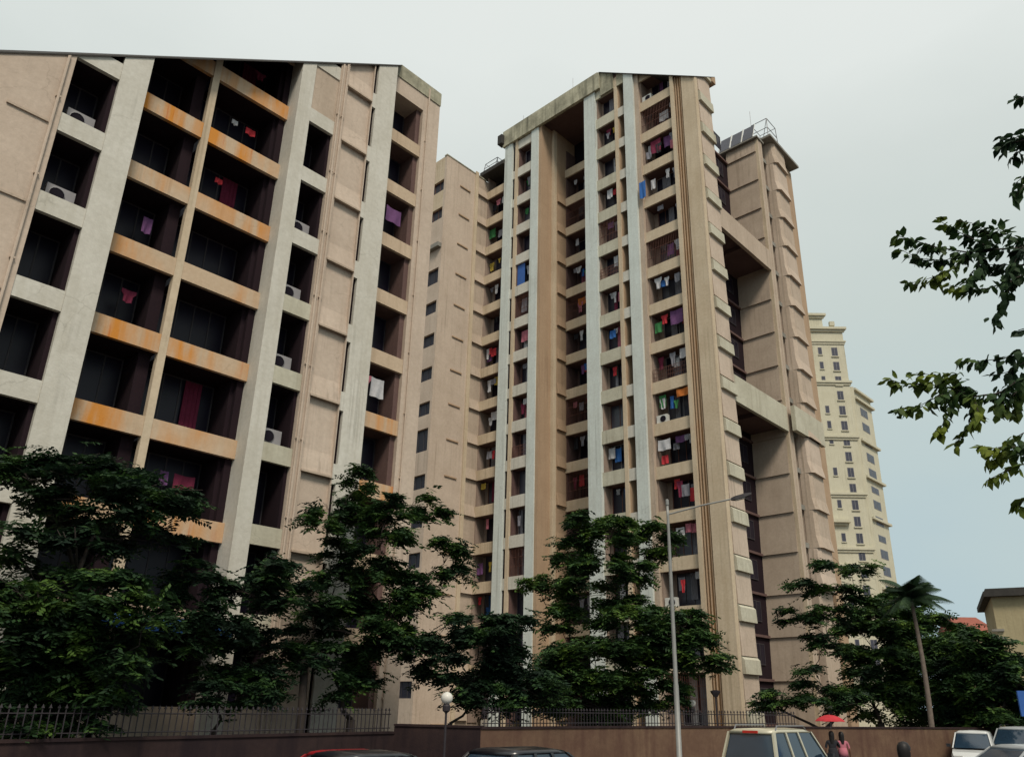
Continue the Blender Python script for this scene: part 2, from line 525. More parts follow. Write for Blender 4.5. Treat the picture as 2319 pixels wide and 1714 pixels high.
# ------------------------------------------------------------------ LEFT TOWER
LB = thing('apartment_block', (10, 26, 0), 'nearest beige apartment block at left with big dark openings and a slanting roof line', 'apartment block', framed=True)
pL = Vector((2.78, 24.8, 21.24))
nL = (Vector((17.3, 24.8, 31.59)) - pL).cross(Vector((18.2, 26.1, 33.14)) - pL).normalized()
if nL.z < 0: nL = -nL
CLIP[:] = [(pL, nL)]
LROOF = 33.14
def zt(z): return min(z, LROOF)
# massive parts
def wallA(name, u0, u1, d0, d1, z0, z1, mat, parent=LB): return box(name, parent, B('A', u0, u1, d0, d1, z0, z1), mat)
wallA('wall', 2.6 - 8, 4.44, 24.80, 27.2, 0, LROOF, 'pink_plaster')
wallA('pier', 5.80, 6.70, 24.80, 26.9, 0, LROOF, 'white_plaster')
wallA('pier', 12.31, 12.93, 24.80, 26.9, 0, LROOF, 'white_plaster')
wallA('pier', 9.05, 9.31, 25.50, 25.75, 0, LROOF, 'cream_plaster')
wallA('wall', 14.12, 14.55, 24.80, 27.2, 0, LROOF, 'pink_plaster')
wallA('pier', 16.08, 17.12, 24.80, 27.2, 0, LROOF, 'white_plaster')
wallA('wall', 17.12, 17.50, 26.10, 27.4, 0, LROOF, 'pink_plaster')
wallA('wall', 19.81, 20.90, 26.10, 27.4, 0, LROOF, 'pink_plaster')
wallA('wall', 15.85, 15.89, 24.80, 25.6, 0, LROOF, 'pink_plaster')
wallA('wall', 17.50, 19.81, 26.10, 27.4, 31.36, LROOF, 'pink_plaster')
wallA('wall', 2.6 - 8, 20.90, 27.41, 38, 0, LROOF - 0.02, 'deep_shade_plaster')
# side walls inside the openings, their shade put into the dark plaster
wallA('partition', 5.66, 5.797, 25.0, 27.4, 0, LROOF, 'deep_shade_plaster')
wallA('partition', 11.9, 12.05, 25.9, 27.4, 0, LROOF, 'deep_shade_plaster')
wallA('partition', 12.05, 12.307, 25.70, 27.4, 0, LROOF, 'deep_shade_plaster')
wallA('partition', 13.99, 14.117, 25.0, 27.4, 0, LROOF, 'deep_shade_plaster')
wallA('partition', 19.55, 19.807, 26.30, 27.4, 0, LROOF, 'inner_shade_plaster')
wallA('partition', 16.055, 16.078, 24.952, 25.6, 0, LROOF, 'deep_shade_plaster')  # dark liner added over the pier side, painted shade for the slit
wallA('partition', 8.6, 9.0, 25.95, 27.4, 0, LROOF, 'deep_shade_plaster')
FLOORS_L = list(range(0, 11))
lr = random.Random(3)
def spandrelA(u0, u1, d, z0, z1, mat, depth, slabmat='deep_shade_plaster', u1s=None):
    wallA('spandrel', u0, u1, d, d + 0.16, z0, z1, mat)
    wallA('slab', u0 + 0.003, (u1s or u1) - 0.003, d + 0.163, d + depth, z0 + 0.004, z0 + 0.16, slabmat)
for k in FLOORS_L:
    lo, hi = 2.09 + 3 * k, 4.40 + 3 * k
    nx = lo + 3.0
    # column of single openings at far left
    spandrelA(4.442, 5.797, 24.83, hi, nx, 'white_plaster', 2.4, u1s=5.66)
    window(LB, 'A', 4.47, 5.64, 26.3, lo - 0.6, hi, 2)
    # wide double bay
    bm_ = 'cream_rust' if 1 <= k <= 7 else 'cream_light'
    spandrelA(6.702, 9.048, 25.52, hi, nx, bm_, 1.8)
    spandrelA(9.312, 12.307, 25.52, hi, nx, bm_, 1.8)
    window(LB, 'A', 6.75, 8.55, 27.1, lo - 0.6, hi, 3, panes='glass_dark')
    window(LB, 'A', 9.35, 11.85, 27.1, lo - 0.6, hi, 4, panes='glass_dark',
           curtains=[(0.55, 0.8, 0.15, 'cloth_maroon')] if k in (3, 6, 8) else [])
    # single openings right of the second pier
    if k == 8:
        wallA('spandrel', 12.932, 14.117, 24.88, 24.98, lo, hi, 'beige_plaster')
    spandrelA(12.932, 14.117, 24.83, hi, nx, 'white_plaster' if k > 4 else 'white_stained', 2.3, u1s=13.99)
    window(LB, 'A', 12.95, 13.97, 26.2, lo - 0.6, hi, 2, curtains=[(0.1, 0.5, 0.3, 'cloth_maroon')] if k in (2,) else [])
    # recessed plaster panels with a drip edge
    zt0, zt1 = 1.4 + 3 * k, 4.4 + 3 * k
    verts = []
    u0, u1 = 14.55, 15.85
    verts = [(u0, 24.93, zt1 - 3 + 0.002), (u1, 24.93, zt1 - 3 + 0.002), (u1, 24.93, zt1 - 0.002), (u0, 24.93, zt1 - 0.002),
             (u0, 25.6, zt1 - 3 + 0.002), (u1, 25.6, zt1 - 3 + 0.002), (u1, 25.6, zt1 - 0.002), (u0, 25.6, zt1 - 0.002)]
    # lower half swells out to the wall face, so that it throws a line of shade on the panel below
    V = [(u0, 24.80, zt1), (u1, 24.80, zt1), (u1, 24.93, zt1 + 0.9), (u0, 24.93, zt1 + 0.9), (u1, 24.95, zt1 + 2.998), (u0, 24.95, zt1 + 2.998),
         (u0, 25.6, zt1), (u1, 25.6, zt1), (u1, 25.6, zt1 + 2.998), (u0, 25.6, zt1 + 2.998)]
    F = [(0, 1, 2, 3), (3, 2, 4, 5), (0, 6, 7, 1), (6, 9, 8, 7), (1, 7, 8, 4, 2), (0, 3, 5, 9, 6), (5, 4, 8, 9)]
    mesh('panel', LB, V, F, 'pink_plaster', (u0, 24.8, zt1))
    wallA('drip_ledge', u0 - 0.03, u1, 24.74, 24.83, zt1 - 0.045, zt1 + 0.035, 'beige_plaster')
    # slit openings
    wallA('slit_wall', 15.892, 16.078, 24.80, 24.95, 1.95 + 3 * k + 2.2, 4.95 + 3 * k, 'white_plaster')
    window(LB, 'A', 15.892, 16.078, 25.4, 1.95 + 3 * k, 4.15 + 3 * k, 1)
    # right column
    if k <= 9:
        spandrelA(17.502, 19.807, 26.13, hi, nx if k < 9 else hi + 0.02, 'cream_rust' if 2 <= k <= 3 else 'cream_light', 1.2, 'inner_shade_plaster', u1s=19.55)
        window(LB, 'A', 17.55, 19.5, 27.3, lo - 0.6, hi, 3, panes='glass_dark')
    # ledges of the wall at the far left
    wallA('drip_ledge', 3.0, 4.15, 24.74, 24.83, 1.46 + 3 * k, 1.54 + 3 * k, 'beige_plaster')
wallA('panel', 14.552, 15.848, 24.86, 25.6, 0, 4.39, 'pink_plaster')
for (x_, y_) in ((14.2, 24.72), (14.42, 24.74), (20.1, 26.03), (4.22, 24.72)):
    m_ = MB(); m_.tube([(x_, y_, 0.2), (x_, y_, 32.9 if x_ > 18 else 40)], 0.045, 7)
    for z_ in range(2, 30, 3): m_.box(x_ - 0.07, x_ + 0.07, y_ - 0.02, y_ + 0.075, z_ + 0.5, z_ + 0.56)
    m_.build('downpipe', 'pink_plaster', LB, (x_, y_, 10))
wallA('slab', 2.6 - 8, 20.9, 24.95, 27.4, 0.0, 0.4, 'concrete')
wallA('parapet', 17.45, 20.92, 26.05, 26.098, 32.35, LROOF, 'mossy_plaster')
wallA('spandrel', 6.70, 12.31, 25.5, 25.7, 0.41, 2.15, 'beige_plaster')
wallA('spandrel', 4.44, 5.797, 24.83, 25.0, 0.41, 2.15, 'white_plaster')
wallA('spandrel', 12.932, 14.117, 24.83, 25.0, 0.41, 2.15, 'pink_plaster')
wallA('spandrel', 17.5, 19.81, 26.13, 26.3, 0.41, 2.15, 'beige_plaster')
CLIP[:] = []
# sloping roof slab and flat parapet cap
def hL(a, y): return pL.z - (nL.x * (a - pL.x) + nL.y * (y - pL.y)) / nL.z
V = []
for a, y in ((-5.4, 24.76), (17.12, 24.76), (18.2, 26.06), (16.2, 28.6), (-5.4, 31)):
    V += [(a, y, hL(a, y) + 0.004), (a, y, hL(a, y) + 0.06)]
n_ = 5
mesh('roof', LB, V, [tuple(2 * i + 1 for i in range(n_)), tuple(2 * i for i in reversed(range(n_)))] + [(2 * i, 2 * ((i + 1) % n_), 2 * ((i + 1) % n_) + 1, 2 * i + 1) for i in range(n_)], 'roof_dark')
box('parapet_cap', LB, (18.2, 20.93, 26.07, 34, LROOF + 0.003, LROOF + 0.06), 'mossy_plaster')
# blue awning over the ground floor
aw = thing('awning', (10.2, 25.4, 4.2), 'faded blue awning over the ground floor openings of the nearest block, behind the trees', 'awning', framed=True)
mesh('canopy', aw, [(8.3, 24.5, 4.45), (12.6, 24.5, 4.45), (12.6, 25.48, 4.75), (8.3, 25.48, 4.75), (8.3, 24.5, 4.50), (12.6, 24.5, 4.50), (12.6, 25.48, 4.80), (8.3, 25.48, 4.80)],
     [(0, 3, 2, 1), (4, 5, 6, 7), (0, 1, 5, 4), (1, 2, 6, 5), (2, 3, 7, 6), (3, 0, 4, 7)], 'tarp_blue', (10.2, 25, 4.6))
box('valance', aw, (8.3, 12.6, 24.46, 24.495, 4.28, 4.52), 'tarp_blue')
for xx in (8.35, 12.55):
    m_ = MB(); m_.tube([(xx, 24.52, 4.44), (xx, 25.46, 4.0)], 0.02, 6); m_.build('strut', 'steel', aw, (xx, 25, 4.2))

# ------------------------------------------------------------------ CENTRAL TOWER
CB = thing('apartment_block', (46, 32, 0), 'central apartment tower with tall white piers, stacked balconies and a panelled right flank', 'apartment block', framed=True)
p1, p2, p3 = Vector((42, 31.0, 53.43)), Vector((42, 22.62, 47.62)), Vector((45.02, 22.3, 49.51))
nC = (p2 - p1).cross(p3 - p1).normalized()
if nC.z < 0: nC = -nC
CTOP = 53.4
CLIP[:] = [(p1, nC)]
AF = 42.0
def wallC(name, u0, u1, d0, d1, z0, z1, mat, parent=CB): return box(name, parent, B('C', u0, u1, d0, d1, z0, z1), mat)
cw = wallC
cw('wall', 22.32, 23.36, AF + 0.02, 44.5, 0, CTOP, 'cream_plaster')
cw('wall', 23.362, 24.07, AF + 0.22, 44.5, 0, CTOP, 'pipe_strip')
cw('wall', 24.072, 24.37, AF, 44.5, 0, CTOP, 'cream_plaster')
cw('wall', 27.34, 27.728, AF + 0.1, 44.5, 0, 51.3, 'beige_plaster')
cw('pier', 27.73, 28.64, AF - 0.1, 43.6, 0, 51.9, 'pale_plaster')
cw('pier', 29.36, 29.66, AF - 0.02, 43.6, 0, 51.9, 'cream_plaster')
cw('pier', 31.60, 32.77, AF - 0.1, 43.8, 0, 51.9, 'pale_plaster')
cw('wall', 37.772, 38.0, AF, 43.5, 0, 51.9, 'brown_plaster')
cw('pier', 38.0, 38.85, AF - 0.1, 43.6, 0, 51.9, 'pale_plaster')
box('pier', CB, (AF + 0.0, 43.45, 37.70, 37.77, 0, 51.9), 'brown_plaster')
cw('pier', 40.62, 40.93, AF - 0.02, 43.6, 0, 51.9, 'cream_plaster')
cw('pier', 41.24, 42.19, AF - 0.1, 43.6, 0, 51.9, 'pale_plaster')
# recess between the second and third pier
cw('pilaster', 37.42, 37.698, 43.4, 43.8, 0, 51.9, 'cream_plaster')
box('wall', CB, (43.8, 46.6, 37.40, 37.7, 0, 51.9), 'brown_plaster')
cw('wall', 25.31, 46, 46.6, 60, 0, 47.2, 'deep_shade_plaster')
cw('wall', 31.2, 42.2, 46.6, 47, 0, 53.3, 'inner_shade_plaster')
cr_ = random.Random(21)

def curtset(r):
    o_ = []
    cols = ['cloth_white', 'cloth_grey', 'cloth_pink', 'cloth_grey', 'cloth_maroon', 'cloth_white', 'cloth_purple', 'cloth_blue']
    for _ in range(r.choice((1, 1, 2, 2))):
        a = r.uniform(0.0, 0.7)
        o_.append((a, a + r.uniform(0.13, 0.3), r.choice((0.0, 0.0, 0.15, 0.4)), 'cloth_grey' if r.random() < 0.5 else r.choice(cols)))
    if len(o_) > 1 and abs(o_[0][0] - o_[1][0]) < 0.3: o_ = o_[:1]
    return o_

def balcony_column(u0, u1, d, depth, h0, p, ks, opn, mat, slabmat, split=0.42, backmat='inner_shade_plaster', sidemat='inner_shade_plaster', nw=3, curt=True, tag_='', pane='glass_dark', grille=False):
    """a stack of balconies: parapet band and slab for each floor, back wall with its window, side wall"""
    top = h0 + p * ks[-1] + p
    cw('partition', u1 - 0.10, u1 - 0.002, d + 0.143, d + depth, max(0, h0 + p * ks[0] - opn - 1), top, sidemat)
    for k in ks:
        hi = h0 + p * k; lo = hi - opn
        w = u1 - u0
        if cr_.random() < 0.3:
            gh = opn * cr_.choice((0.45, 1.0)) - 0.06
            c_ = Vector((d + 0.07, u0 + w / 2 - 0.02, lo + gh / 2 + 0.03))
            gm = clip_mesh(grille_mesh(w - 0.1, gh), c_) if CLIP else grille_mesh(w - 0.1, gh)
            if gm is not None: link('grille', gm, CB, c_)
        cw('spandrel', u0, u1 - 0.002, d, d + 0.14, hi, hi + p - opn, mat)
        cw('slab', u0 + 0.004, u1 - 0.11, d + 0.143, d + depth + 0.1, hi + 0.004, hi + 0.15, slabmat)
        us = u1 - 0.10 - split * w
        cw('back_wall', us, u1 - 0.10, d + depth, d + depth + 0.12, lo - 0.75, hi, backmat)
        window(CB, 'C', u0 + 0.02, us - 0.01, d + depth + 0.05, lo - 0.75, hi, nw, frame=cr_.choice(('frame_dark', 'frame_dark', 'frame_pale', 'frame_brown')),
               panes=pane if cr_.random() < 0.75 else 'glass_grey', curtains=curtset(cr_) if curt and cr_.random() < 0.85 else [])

def grille_mesh(w, h):
    key = ('gr', round(w, 2), round(h, 2))
    if key in CACHE: return CACHE[key]
    m = MB(); n = int(w / 0.14)
    for i in range(n + 1):
        u = -w / 2 + w * i / n
        m.box(-0.008, 0.008, u - 0.008, u + 0.008, -h / 2, h / 2)
    for z in (-h / 2, -h / 6, h / 6, h / 2):
        m.box(-0.012, 0.012, -w / 2, w / 2, z - 0.012, z + 0.012)
    me = bpy.data.meshes.new('grille'); me.from_pydata(m.v, [], m.f); me.materials.append(MATS['frame_brown'])
    CACHE[key] = me
    return me
# ground-to-top floors: HI of floor index k is h0 + p*k
HD, PD = 10.46, 3.058
HC, PC = 19.90 - 3.09 * 3, 3.09          # k=0 -> 10.63
HA = 35.18 - 3.09 * 8                      # k=0 -> 10.46
HR, PR = 44.31 - 3.10 * 11, 3.10           # k=0 -> 10.21
HW = 47.2 - 3.06 * 12                      # k=0 -> 10.48
balcony_column(24.372, 27.338, AF + 0.25, 1.2, HD, PD, list(range(-2, 14)), 2.2, 'cream_plaster', 'inner_shade_plaster', split=0.12, backmat='shade_plaster', sidemat='shade_plaster', nw=4)
balcony_column(29.662, 31.598, AF + 0.03, 0.75, HC, PC, list(range(-2, 14)), 2.1, 'white_stained', 'inner_shade_plaster', split=0.08, backmat='shade_plaster', sidemat='shade_plaster', nw=2)
balcony_column(38.852, 40.618, AF + 0.03, 0.75, HA, PC, list(range(-2, 14)), 2.15, 'white_plaster', 'inner_shade_plaster', split=0.10, backmat='inner_shade_plaster', nw=2)
balcony_column(32.9, 37.398, 44.9, 1.5, HR, PR, list(range(-2, 13)), 2.26, 'cream_plaster', 'inner_shade_plaster', split=0.05, nw=5)
balcony_column(42.0, 44.898, 42.3, 1.1, HW, 3.06, list(range(-2, 13)), 2.2, 'cream_plaster', 'inner_shade_plaster', split=0.12, backmat='shade_plaster', sidemat='shade_plaster', nw=3)
# narrow columns between pier and strip
for (u0, u1, h0, side) in ((28.642, 29.358, HC, 'brown_plaster'), (40.932, 41.238, HA, 'deep_shade_plaster')):
    cw('partition', u1 - 0.06, u1, AF + 0.12, 43.5, 0, 51.2, side)
    cw('back_wall', u0, u1 - 0.06, 43.3, 43.5, 0, 51.2, 'void')  # near-black back, the shade of the narrow column put into its colour
    for k in range(-2, 13):
        hi = h0 + PC * k
        cw('spandrel', u0, u1, AF + 0.03, AF + 0.115, hi, hi + 0.86, 'white_plaster')
# cross beams of the top: front parapet, soffit slab
cw('parapet', 31.0, 42.4, AF - 0.25, AF + 0.02, 51.62, 53.40, 'mossy_plaster')
cw('parapet', 29.662, 30.998, AF - 0.12, AF + 0.02, 50.82, 53.4, 'mossy_plaster')
cw('back_wall', 33.0, 37.39, 46.3, 46.5, 48.3, 51.9, 'void')  # near-black backs here and below, shade of the top openings painted in
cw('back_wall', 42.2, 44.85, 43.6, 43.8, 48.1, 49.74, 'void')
cw('slab', 22.4, 42.4, AF + 0.022, 46.6, 51.92, 52.3, 'inner_shade_plaster')
cw('lintel', 28.642, 29.358, AF - 0.03, AF + 0.1, 50.9, 52.6, 'mossy_plaster')
# roof of the set-back wing: dark slab that juts out
cw('roof_slab', 42.2, 45.3, 41.7, 47, 49.75, 50.15, 'roof_dark')
cw('parapet', 42.2, 44.9, 42.1, 42.3, 50.15, 50.6, 'mossy_plaster')
box('eave', CB, (41.4, 42.0, 42.2, 42.75, 51.9, 52.9), 'roof_dark')

# wing wall (looks to -y) with drip ledges, and its end wall (looks to -x)
box('wall', CB, (37.9, 41.0, 44.9, 47, 0, 49.3), 'pink_plaster')
box('pilaster', CB, (40.76, 41.12, 44.78, 44.898, 0, 49.6), 'cream_plaster')
box('wall', CB, (41.0, 42.3, 44.92, 47, 0, 49.3), 'beige_plaster')
box('wall', CB, (42.3, 43.9, 44.90, 47, 0, 49.3), 'beige_plaster')
box('parapet_cap', CB, (37.15, 42.2, 44.86, 45.2, 49.303, 49.42), 'mossy_plaster')
for k in range(-3, 13):
    z = 47.2 - 3.06 * (12 - k)
    V = [(41.13, 44.70, z), (42.29, 44.70, z), (42.29, 44.90, z + 0.95), (41.13, 44.90, z + 0.95), (41.13, 44.915, z), (42.29, 44.915, z), (42.29, 44.915, z + 0.95), (41.13, 44.915, z + 0.95)]
    mesh('sill_panel', CB, V, [(0, 1, 2, 3), (0, 4, 5, 1), (1, 5, 6, 2), (3, 2, 6, 7), (0, 3, 7, 4), (4, 7, 6, 5)], 'beige_plaster', (41.7, 44.8, z))
    box('drip_ledge', CB, (38.92, 40.18, 44.80, 44.898, z - 0.33, z - 0.22), 'brown_plaster')
    V = [(43.82, 37.22, z - 2.9), (44.86, 37.22, z - 2.9), (44.86, 37.39, z - 1.9), (43.82, 37.39, z - 1.9), (43.82, 37.398, z - 2.9), (44.86, 37.398, z - 2.9), (44.86, 37.398, z - 1.9), (43.82, 37.398, z - 1.9)]
    mesh('sill_panel', CB, V, [(0, 1, 2, 3), (0, 4, 5, 1), (1, 5, 6, 2), (3, 2, 6, 7), (0, 3, 7, 4), (4, 7, 6, 5)], 'brown_plaster', (44, 37.3, z - 2.9))
# end wall of the wing with small windows
cw('wall', 44.90, 52, 37.5, 37.898, 0, 49.3, 'pink_plaster')
cw('wall', 44.90, 45.14, 37.2, 37.498, 0, 49.3, 'pink_plaster')
cw('wall', 47.2, 52, 37.2, 37.498, 0, 49.3, 'cream_plaster')
zz = 49.3
wins = []
k = 0
for zl in [45.68, 42.72]: wins.append((zl, zl + 1.18))
wins.append((36.2, 37.7))
for j in range(12):
    zl = 33.35 - j * 3.06
    if zl < 1: break
    wins.append((zl, zl + (1.15 if j % 5 != 4 else 1.9)))
prev = 49.3
for zl, zh in wins:
    cw('wall', 45.142, 47.198, 37.2, 37.498, zh, prev, 'cream_plaster' if zl > 39 else 'pink_plaster')
    window(CB, 'C', 45.15, 47.19, 37.42, zl, zh, 3, frame='frame_brown' if zl > 42 else 'frame_dark')
    prev = zl
cw('wall', 45.142, 47.198, 37.2, 37.498, 0, prev, 'pink_plaster')
cw('ledge', 44.95, 48.5, 36.8, 37.198, 39.6, 40.0, 'concrete')

# right flank
cD = 22.3
box('wall', CB, (AF + 0.022, 44.42, cD + 0.0, cD + 0.018, 0, CTOP), 'beige_plaster')
box('wall', CB, (44.42, 44.6, cD + 0.03, 25.25, 0, 49.9), 'beige_plaster')
box('pilaster', CB, (AF + 0.02, AF + 0.42, cD - 0.08, cD - 0.001, 0, CTOP), 'cream_plaster')
box('shadow_gap', CB, (AF + 0.42, AF + 0.50, cD - 0.03, cD - 0.001, 0, CTOP), 'brown_plaster')
for k in range(-1, 16):
    z = 4.25 + 2.946 * k
    V = [(42.55, cD - 0.24, z), (44.5, cD - 0.24, z), (44.5, cD - 0.20, z + 0.80), (42.55, cD - 0.20, z + 0.80), (42.55, cD - 0.002, z + 1.0), (44.5, cD - 0.002, z + 1.0), (42.55, cD - 0.002, z), (44.5, cD - 0.002, z)]
    mesh('sill_panel', CB, V, [(0, 1, 2, 3), (3, 2, 5, 4), (0, 6, 7, 1), (1, 7, 5, 2), (0, 3, 4, 6), (6, 4, 5, 7)], 'white_stained', (43.5, cD, z))
    mesh('panel', CB, [(42.55, cD - 0.10, z + 1.0), (44.42, cD - 0.10, z + 1.0), (44.42, cD - 0.03, z + 2.945), (42.55, cD - 0.03, z + 2.945), (42.55, cD - 0.002, z + 1.002), (44.42, cD - 0.002, z + 1.002), (44.42, cD - 0.002, z + 2.945), (42.55, cD - 0.002, z + 2.945)],
         [(0, 1, 2, 3), (0, 4, 5, 1), (1, 5, 6, 2), (2, 6, 7, 3), (3, 7, 4, 0), (4, 7, 6, 5)], 'pink_plaster', (43.5, cD, z + 2))
box('eave', CB, (44.42, 44.95, cD - 0.35, 23.2, 48.5, 49.9), 'brown_plaster')
# pipes in the stained strip
for yy in (23.5, 23.72, 23.93):
    m_ = MB(); m_.tube([(AF + 0.14, yy, 0.2), (AF + 0.14, yy, 47.9 + (yy - 23) * 0.6)], 0.05, 6); m_.build('downpipe', 'brown_plaster', CB, (AF + 0.14, yy, 20))
CLIP[:] = []
# link slabs between the tower and the rear block
for (z0, z1, a1_) in ((35.33, 37.15, 52.6), (21.65, 23.6, 52.6)):
    box('beam', CB, (44.43, a1_ - 0.003, cD - 0.02, cD + 0.24, z0, z1), 'white_stained' if z0 < 30 else 'beige_plaster')
    box('slab', CB, (44.601, a1_ - 0.003, cD + 0.242, 25.25, z0 + 0.35, z0 + 0.6), 'inner_shade_plaster')
    box('beam', CB, (48.2, 48.5, cD + 0.242, 25.24, z0 + 0.05, z0 + 0.349), 'inner_shade_plaster')

# roof slab cap along the sloping top of the tower
def hC(x, y): return p1.z - (nC.x * (x - p1.x) + nC.y * (y - p1.y)) / nC.z
V = []
for (x, y) in ((41.75, 31.0), (41.9, 22.2), (45.0, 22.0), (46.6, 24.5), (46.6, 31.0)):
    V += [(x, y, min(hC(x, y), 54.5) + 0.004), (x, y, min(hC(x, y), 54.5) + 0.07)]
n_ = 5
mesh('roof', CB, V, [tuple(2 * i + 1 for i in range(n_)), tuple(2 * i for i in reversed(range(n_)))] + [(2 * i, 2 * ((i + 1) % n_), 2 * ((i + 1) % n_) + 1, 2 * i + 1) for i in range(n_)], 'roof_dark', (43, 27, 50))

# ------------------------------------------------------------------ REAR BLOCK
RB = thing('apartment_block', (56, 25, 0), 'blank panelled brown apartment block behind the central tower, joined to it by two high beams', 'apartment block', framed=True)
def bR(name, b, mat): return box(name, RB, b, mat)
RT_ = 48.35
bR('wall', (52.62, 53.35, cD + 0.02, 25.3, 0, RT_), 'beige_plaster')
bR('wall', (44.6, 52.6, 25.3, 25.6, 0, 47.2), 'deep_shade_plaster')
bR('wall', (53.35, 60, 22.95, 25.29, 0, 48.9), 'inner_shade_plaster')
bR('pilaster', (52.56, 52.618, cD, cD + 0.25, 0, RT_), 'cream_plaster')
for k in range(-4, 13):
    z = 12.77 + 2.86 * k
    if z < 0: continue
    zn = min(z + 2.86, RT_)
    V = [(52.60 - 0.14, cD + 0.26, z), (52.60 - 0.14, 25.28, z), (52.60 - 0.02, 25.28, zn - 0.004), (52.60 - 0.02, cD + 0.26, zn - 0.004),
         (52.618, cD + 0.26, z), (52.618, 25.28, z), (52.618, 25.28, zn - 0.004), (52.618, cD + 0.26, zn - 0.004)]
    mesh('panel', RB, V, [(0, 3, 2, 1), (0, 1, 5, 4), (1, 2, 6, 5), (2, 3, 7, 6), (0, 4, 7, 3), (4, 5, 6, 7)], 'beige_plaster', (52.6, 24, z))
    # inner wall of the slot, shade painted into its plaster, with a ledge per floor
    bR('drip_ledge', (48.8, 52.45, 25.12, 25.298, z - 0.05, z + 0.12), 'inner_shade_plaster')
    window(RB, 'A', 49.6, 51.6, 25.26, z + 1.0, z + 2.4, 3)
cy = 21.8
bR('wall', (54.45, 56.9, 22.2, 22.94, 0, 48.9), 'beige_plaster')
for k in range(-9, 6):
    z = 35.6 + 2.79 * (k - 0) - 0.0
    if z < 0.5: continue
    zn = z + 2.79
    if z > 47.6: break
    zn = min(zn, 48.9)
    # bay: an oblique left cheek and a front face; every storey swells at its foot
    f0, f1 = 0.0, 0.20
    def ring(off, zz_): return [(54.42, 22.6, zz_), (54.5 , cy + 0.2 - off, zz_), (54.75, cy - off, zz_), (56.9, cy + 0.08 - off, zz_), (56.9, 22.6, zz_)]
    V = ring(0.24, z) + ring(0.06, z + 0.9) + ring(0.02, zn - 0.004)
    F = [tuple(reversed(range(5)))]
    for r_ in range(2):
        for i in range(5):
            j = (i + 1) % 5
            F.append((r_ * 5 + i, r_ * 5 + j, r_ * 5 + 5 + j, r_ * 5 + 5 + i))
    F.append(tuple(10 + i for i in range(5)))
    mesh('panel', RB, V, F, 'beige_plaster' if k % 3 else 'pink_plaster', (55.5, 22, z))
    # hood at the groove on each side
    bR('hood', (53.4, 54.35, 22.45, 22.948, z - 0.02, z + 0.35), 'concrete')
    bR('hood', (56.95, 57.75, 22.3, 22.948, z - 0.02, z + 0.30), 'concrete')
bR('wall', (57.8, 59.2, cD, 22.948, 0, 48.6), 'brown_plaster')
bR('wall', (53.0, 53.35, cD - 0.0, cD + 0.019, 0, RT_), 'beige_plaster')
bR('beam', (52.604, 57.79, cD - 0.62, cD - 0.3, 21.65, 23.6), 'white_stained')
# roofs
bR('roof', (52.3, 53.6, cD - 0.1, 26, RT_ + 0.003, RT_ + 0.15), 'concrete')
bR('roof', (53.61, 59.35, 21.55, 25.29, 48.903, 49.12), 'concrete')
bR('water_tank', (53.2, 56.5, 22.6, 26, 48.503, 50.2) if False else (53.61, 56.5, 23.5, 25.2, 49.253, 50.3), 'concrete')

# rooftop solar panels and frames
for i in range(3):
    y0 = 22.65 + i * 1.12
    t = thing('solar_panel', (52.9, y0 + 0.5, 48.5), ['dark solar panel nearest the corner frame on the rear block roof', 'middle dark solar panel in the row on the rear block roof', 'dark solar panel at the left end of the rear block roof row'][i], 'solar panel', 'solar panels on the rear roof', framed=True)
    mesh('collector', t, [(52.55, y0 + 0.05, 48.75), (52.55, y0 + 1.02, 48.75), (53.2, y0 + 1.02, 50.45), (53.2, y0 + 0.05, 50.45), (52.62, y0 + 0.05, 48.72), (52.62, y0 + 1.02, 48.72), (53.27, y0 + 1.02, 50.42), (53.27, y0 + 0.05, 50.42)],
         [(0, 3, 2, 1), (4, 5, 6, 7), (0, 1, 5, 4), (1, 2, 6, 5), (2, 3, 7, 6), (3, 0, 4, 7)], 'solar_glass', (52.9, y0, 49.5))
    m_ = MB()
    for yy in (y0 + 0.0, y0 + 1.07):
        m_.tube([(52.52, yy, 48.7), (53.18, yy, 50.48)], 0.035, 5)
    m_.build('frame', 'white_metal', t, (52.9, y0, 49.5))
    m_ = MB(); m_.tube([(53.2, y0 + 0.5, 50.3), (53.5, y0 + 0.5, 48.6)], 0.03, 5); m_.build('leg', 'steel', t, (53.3, y0 + 0.5, 49.5))
def rack(base, label, sx, sy, h, mast):
    t = thing('rooftop_frame', base, label, 'steel frame', 'steel frames on the roofs')
    for x in (0, sx):
        for y in (0, sy):
            m_ = MB(); m_.tube([(x, y, 0), (x * 0.85, y * 0.85, h)], 0.035, 5); m_.build('post', 'steel', t)
    m_ = MB()
    m_.tube([(0, 0, h), (sx * .85, 0, h), (sx * .85, sy * .85, h), (0, sy * .85, h), (0, 0, h)], 0.035, 5)
    m_.tube([(0, 0, h * 0.5), (sx * .92, 0, h * .5)], 0.03, 5); m_.tube([(0, 0, h * 0.5), (0, sy * .92, h * .5)], 0.03, 5)
    m_.tube([(0, 0, h), (sx, sy, 0)], 0.025, 5)
    m_.build('rail', 'steel', t)
    if mast:
        m_ = MB(); m_.tube([(0, sy * .85, h), (0, sy * .85, h + mast)], 0.02, 5); m_.build('mast', 'steel', t)
    return t
rack((53.8, 21.8, 49.12), 'open steel frame with a thin mast beside the solar panels on the rear roof', 2.0, 1.7, 1.9, 1.6)
rack((42.3, 43.6, 50.6), 'small steel frame jutting over the left end of the central tower roof', 1.2, 1.9, 0.9, 0)
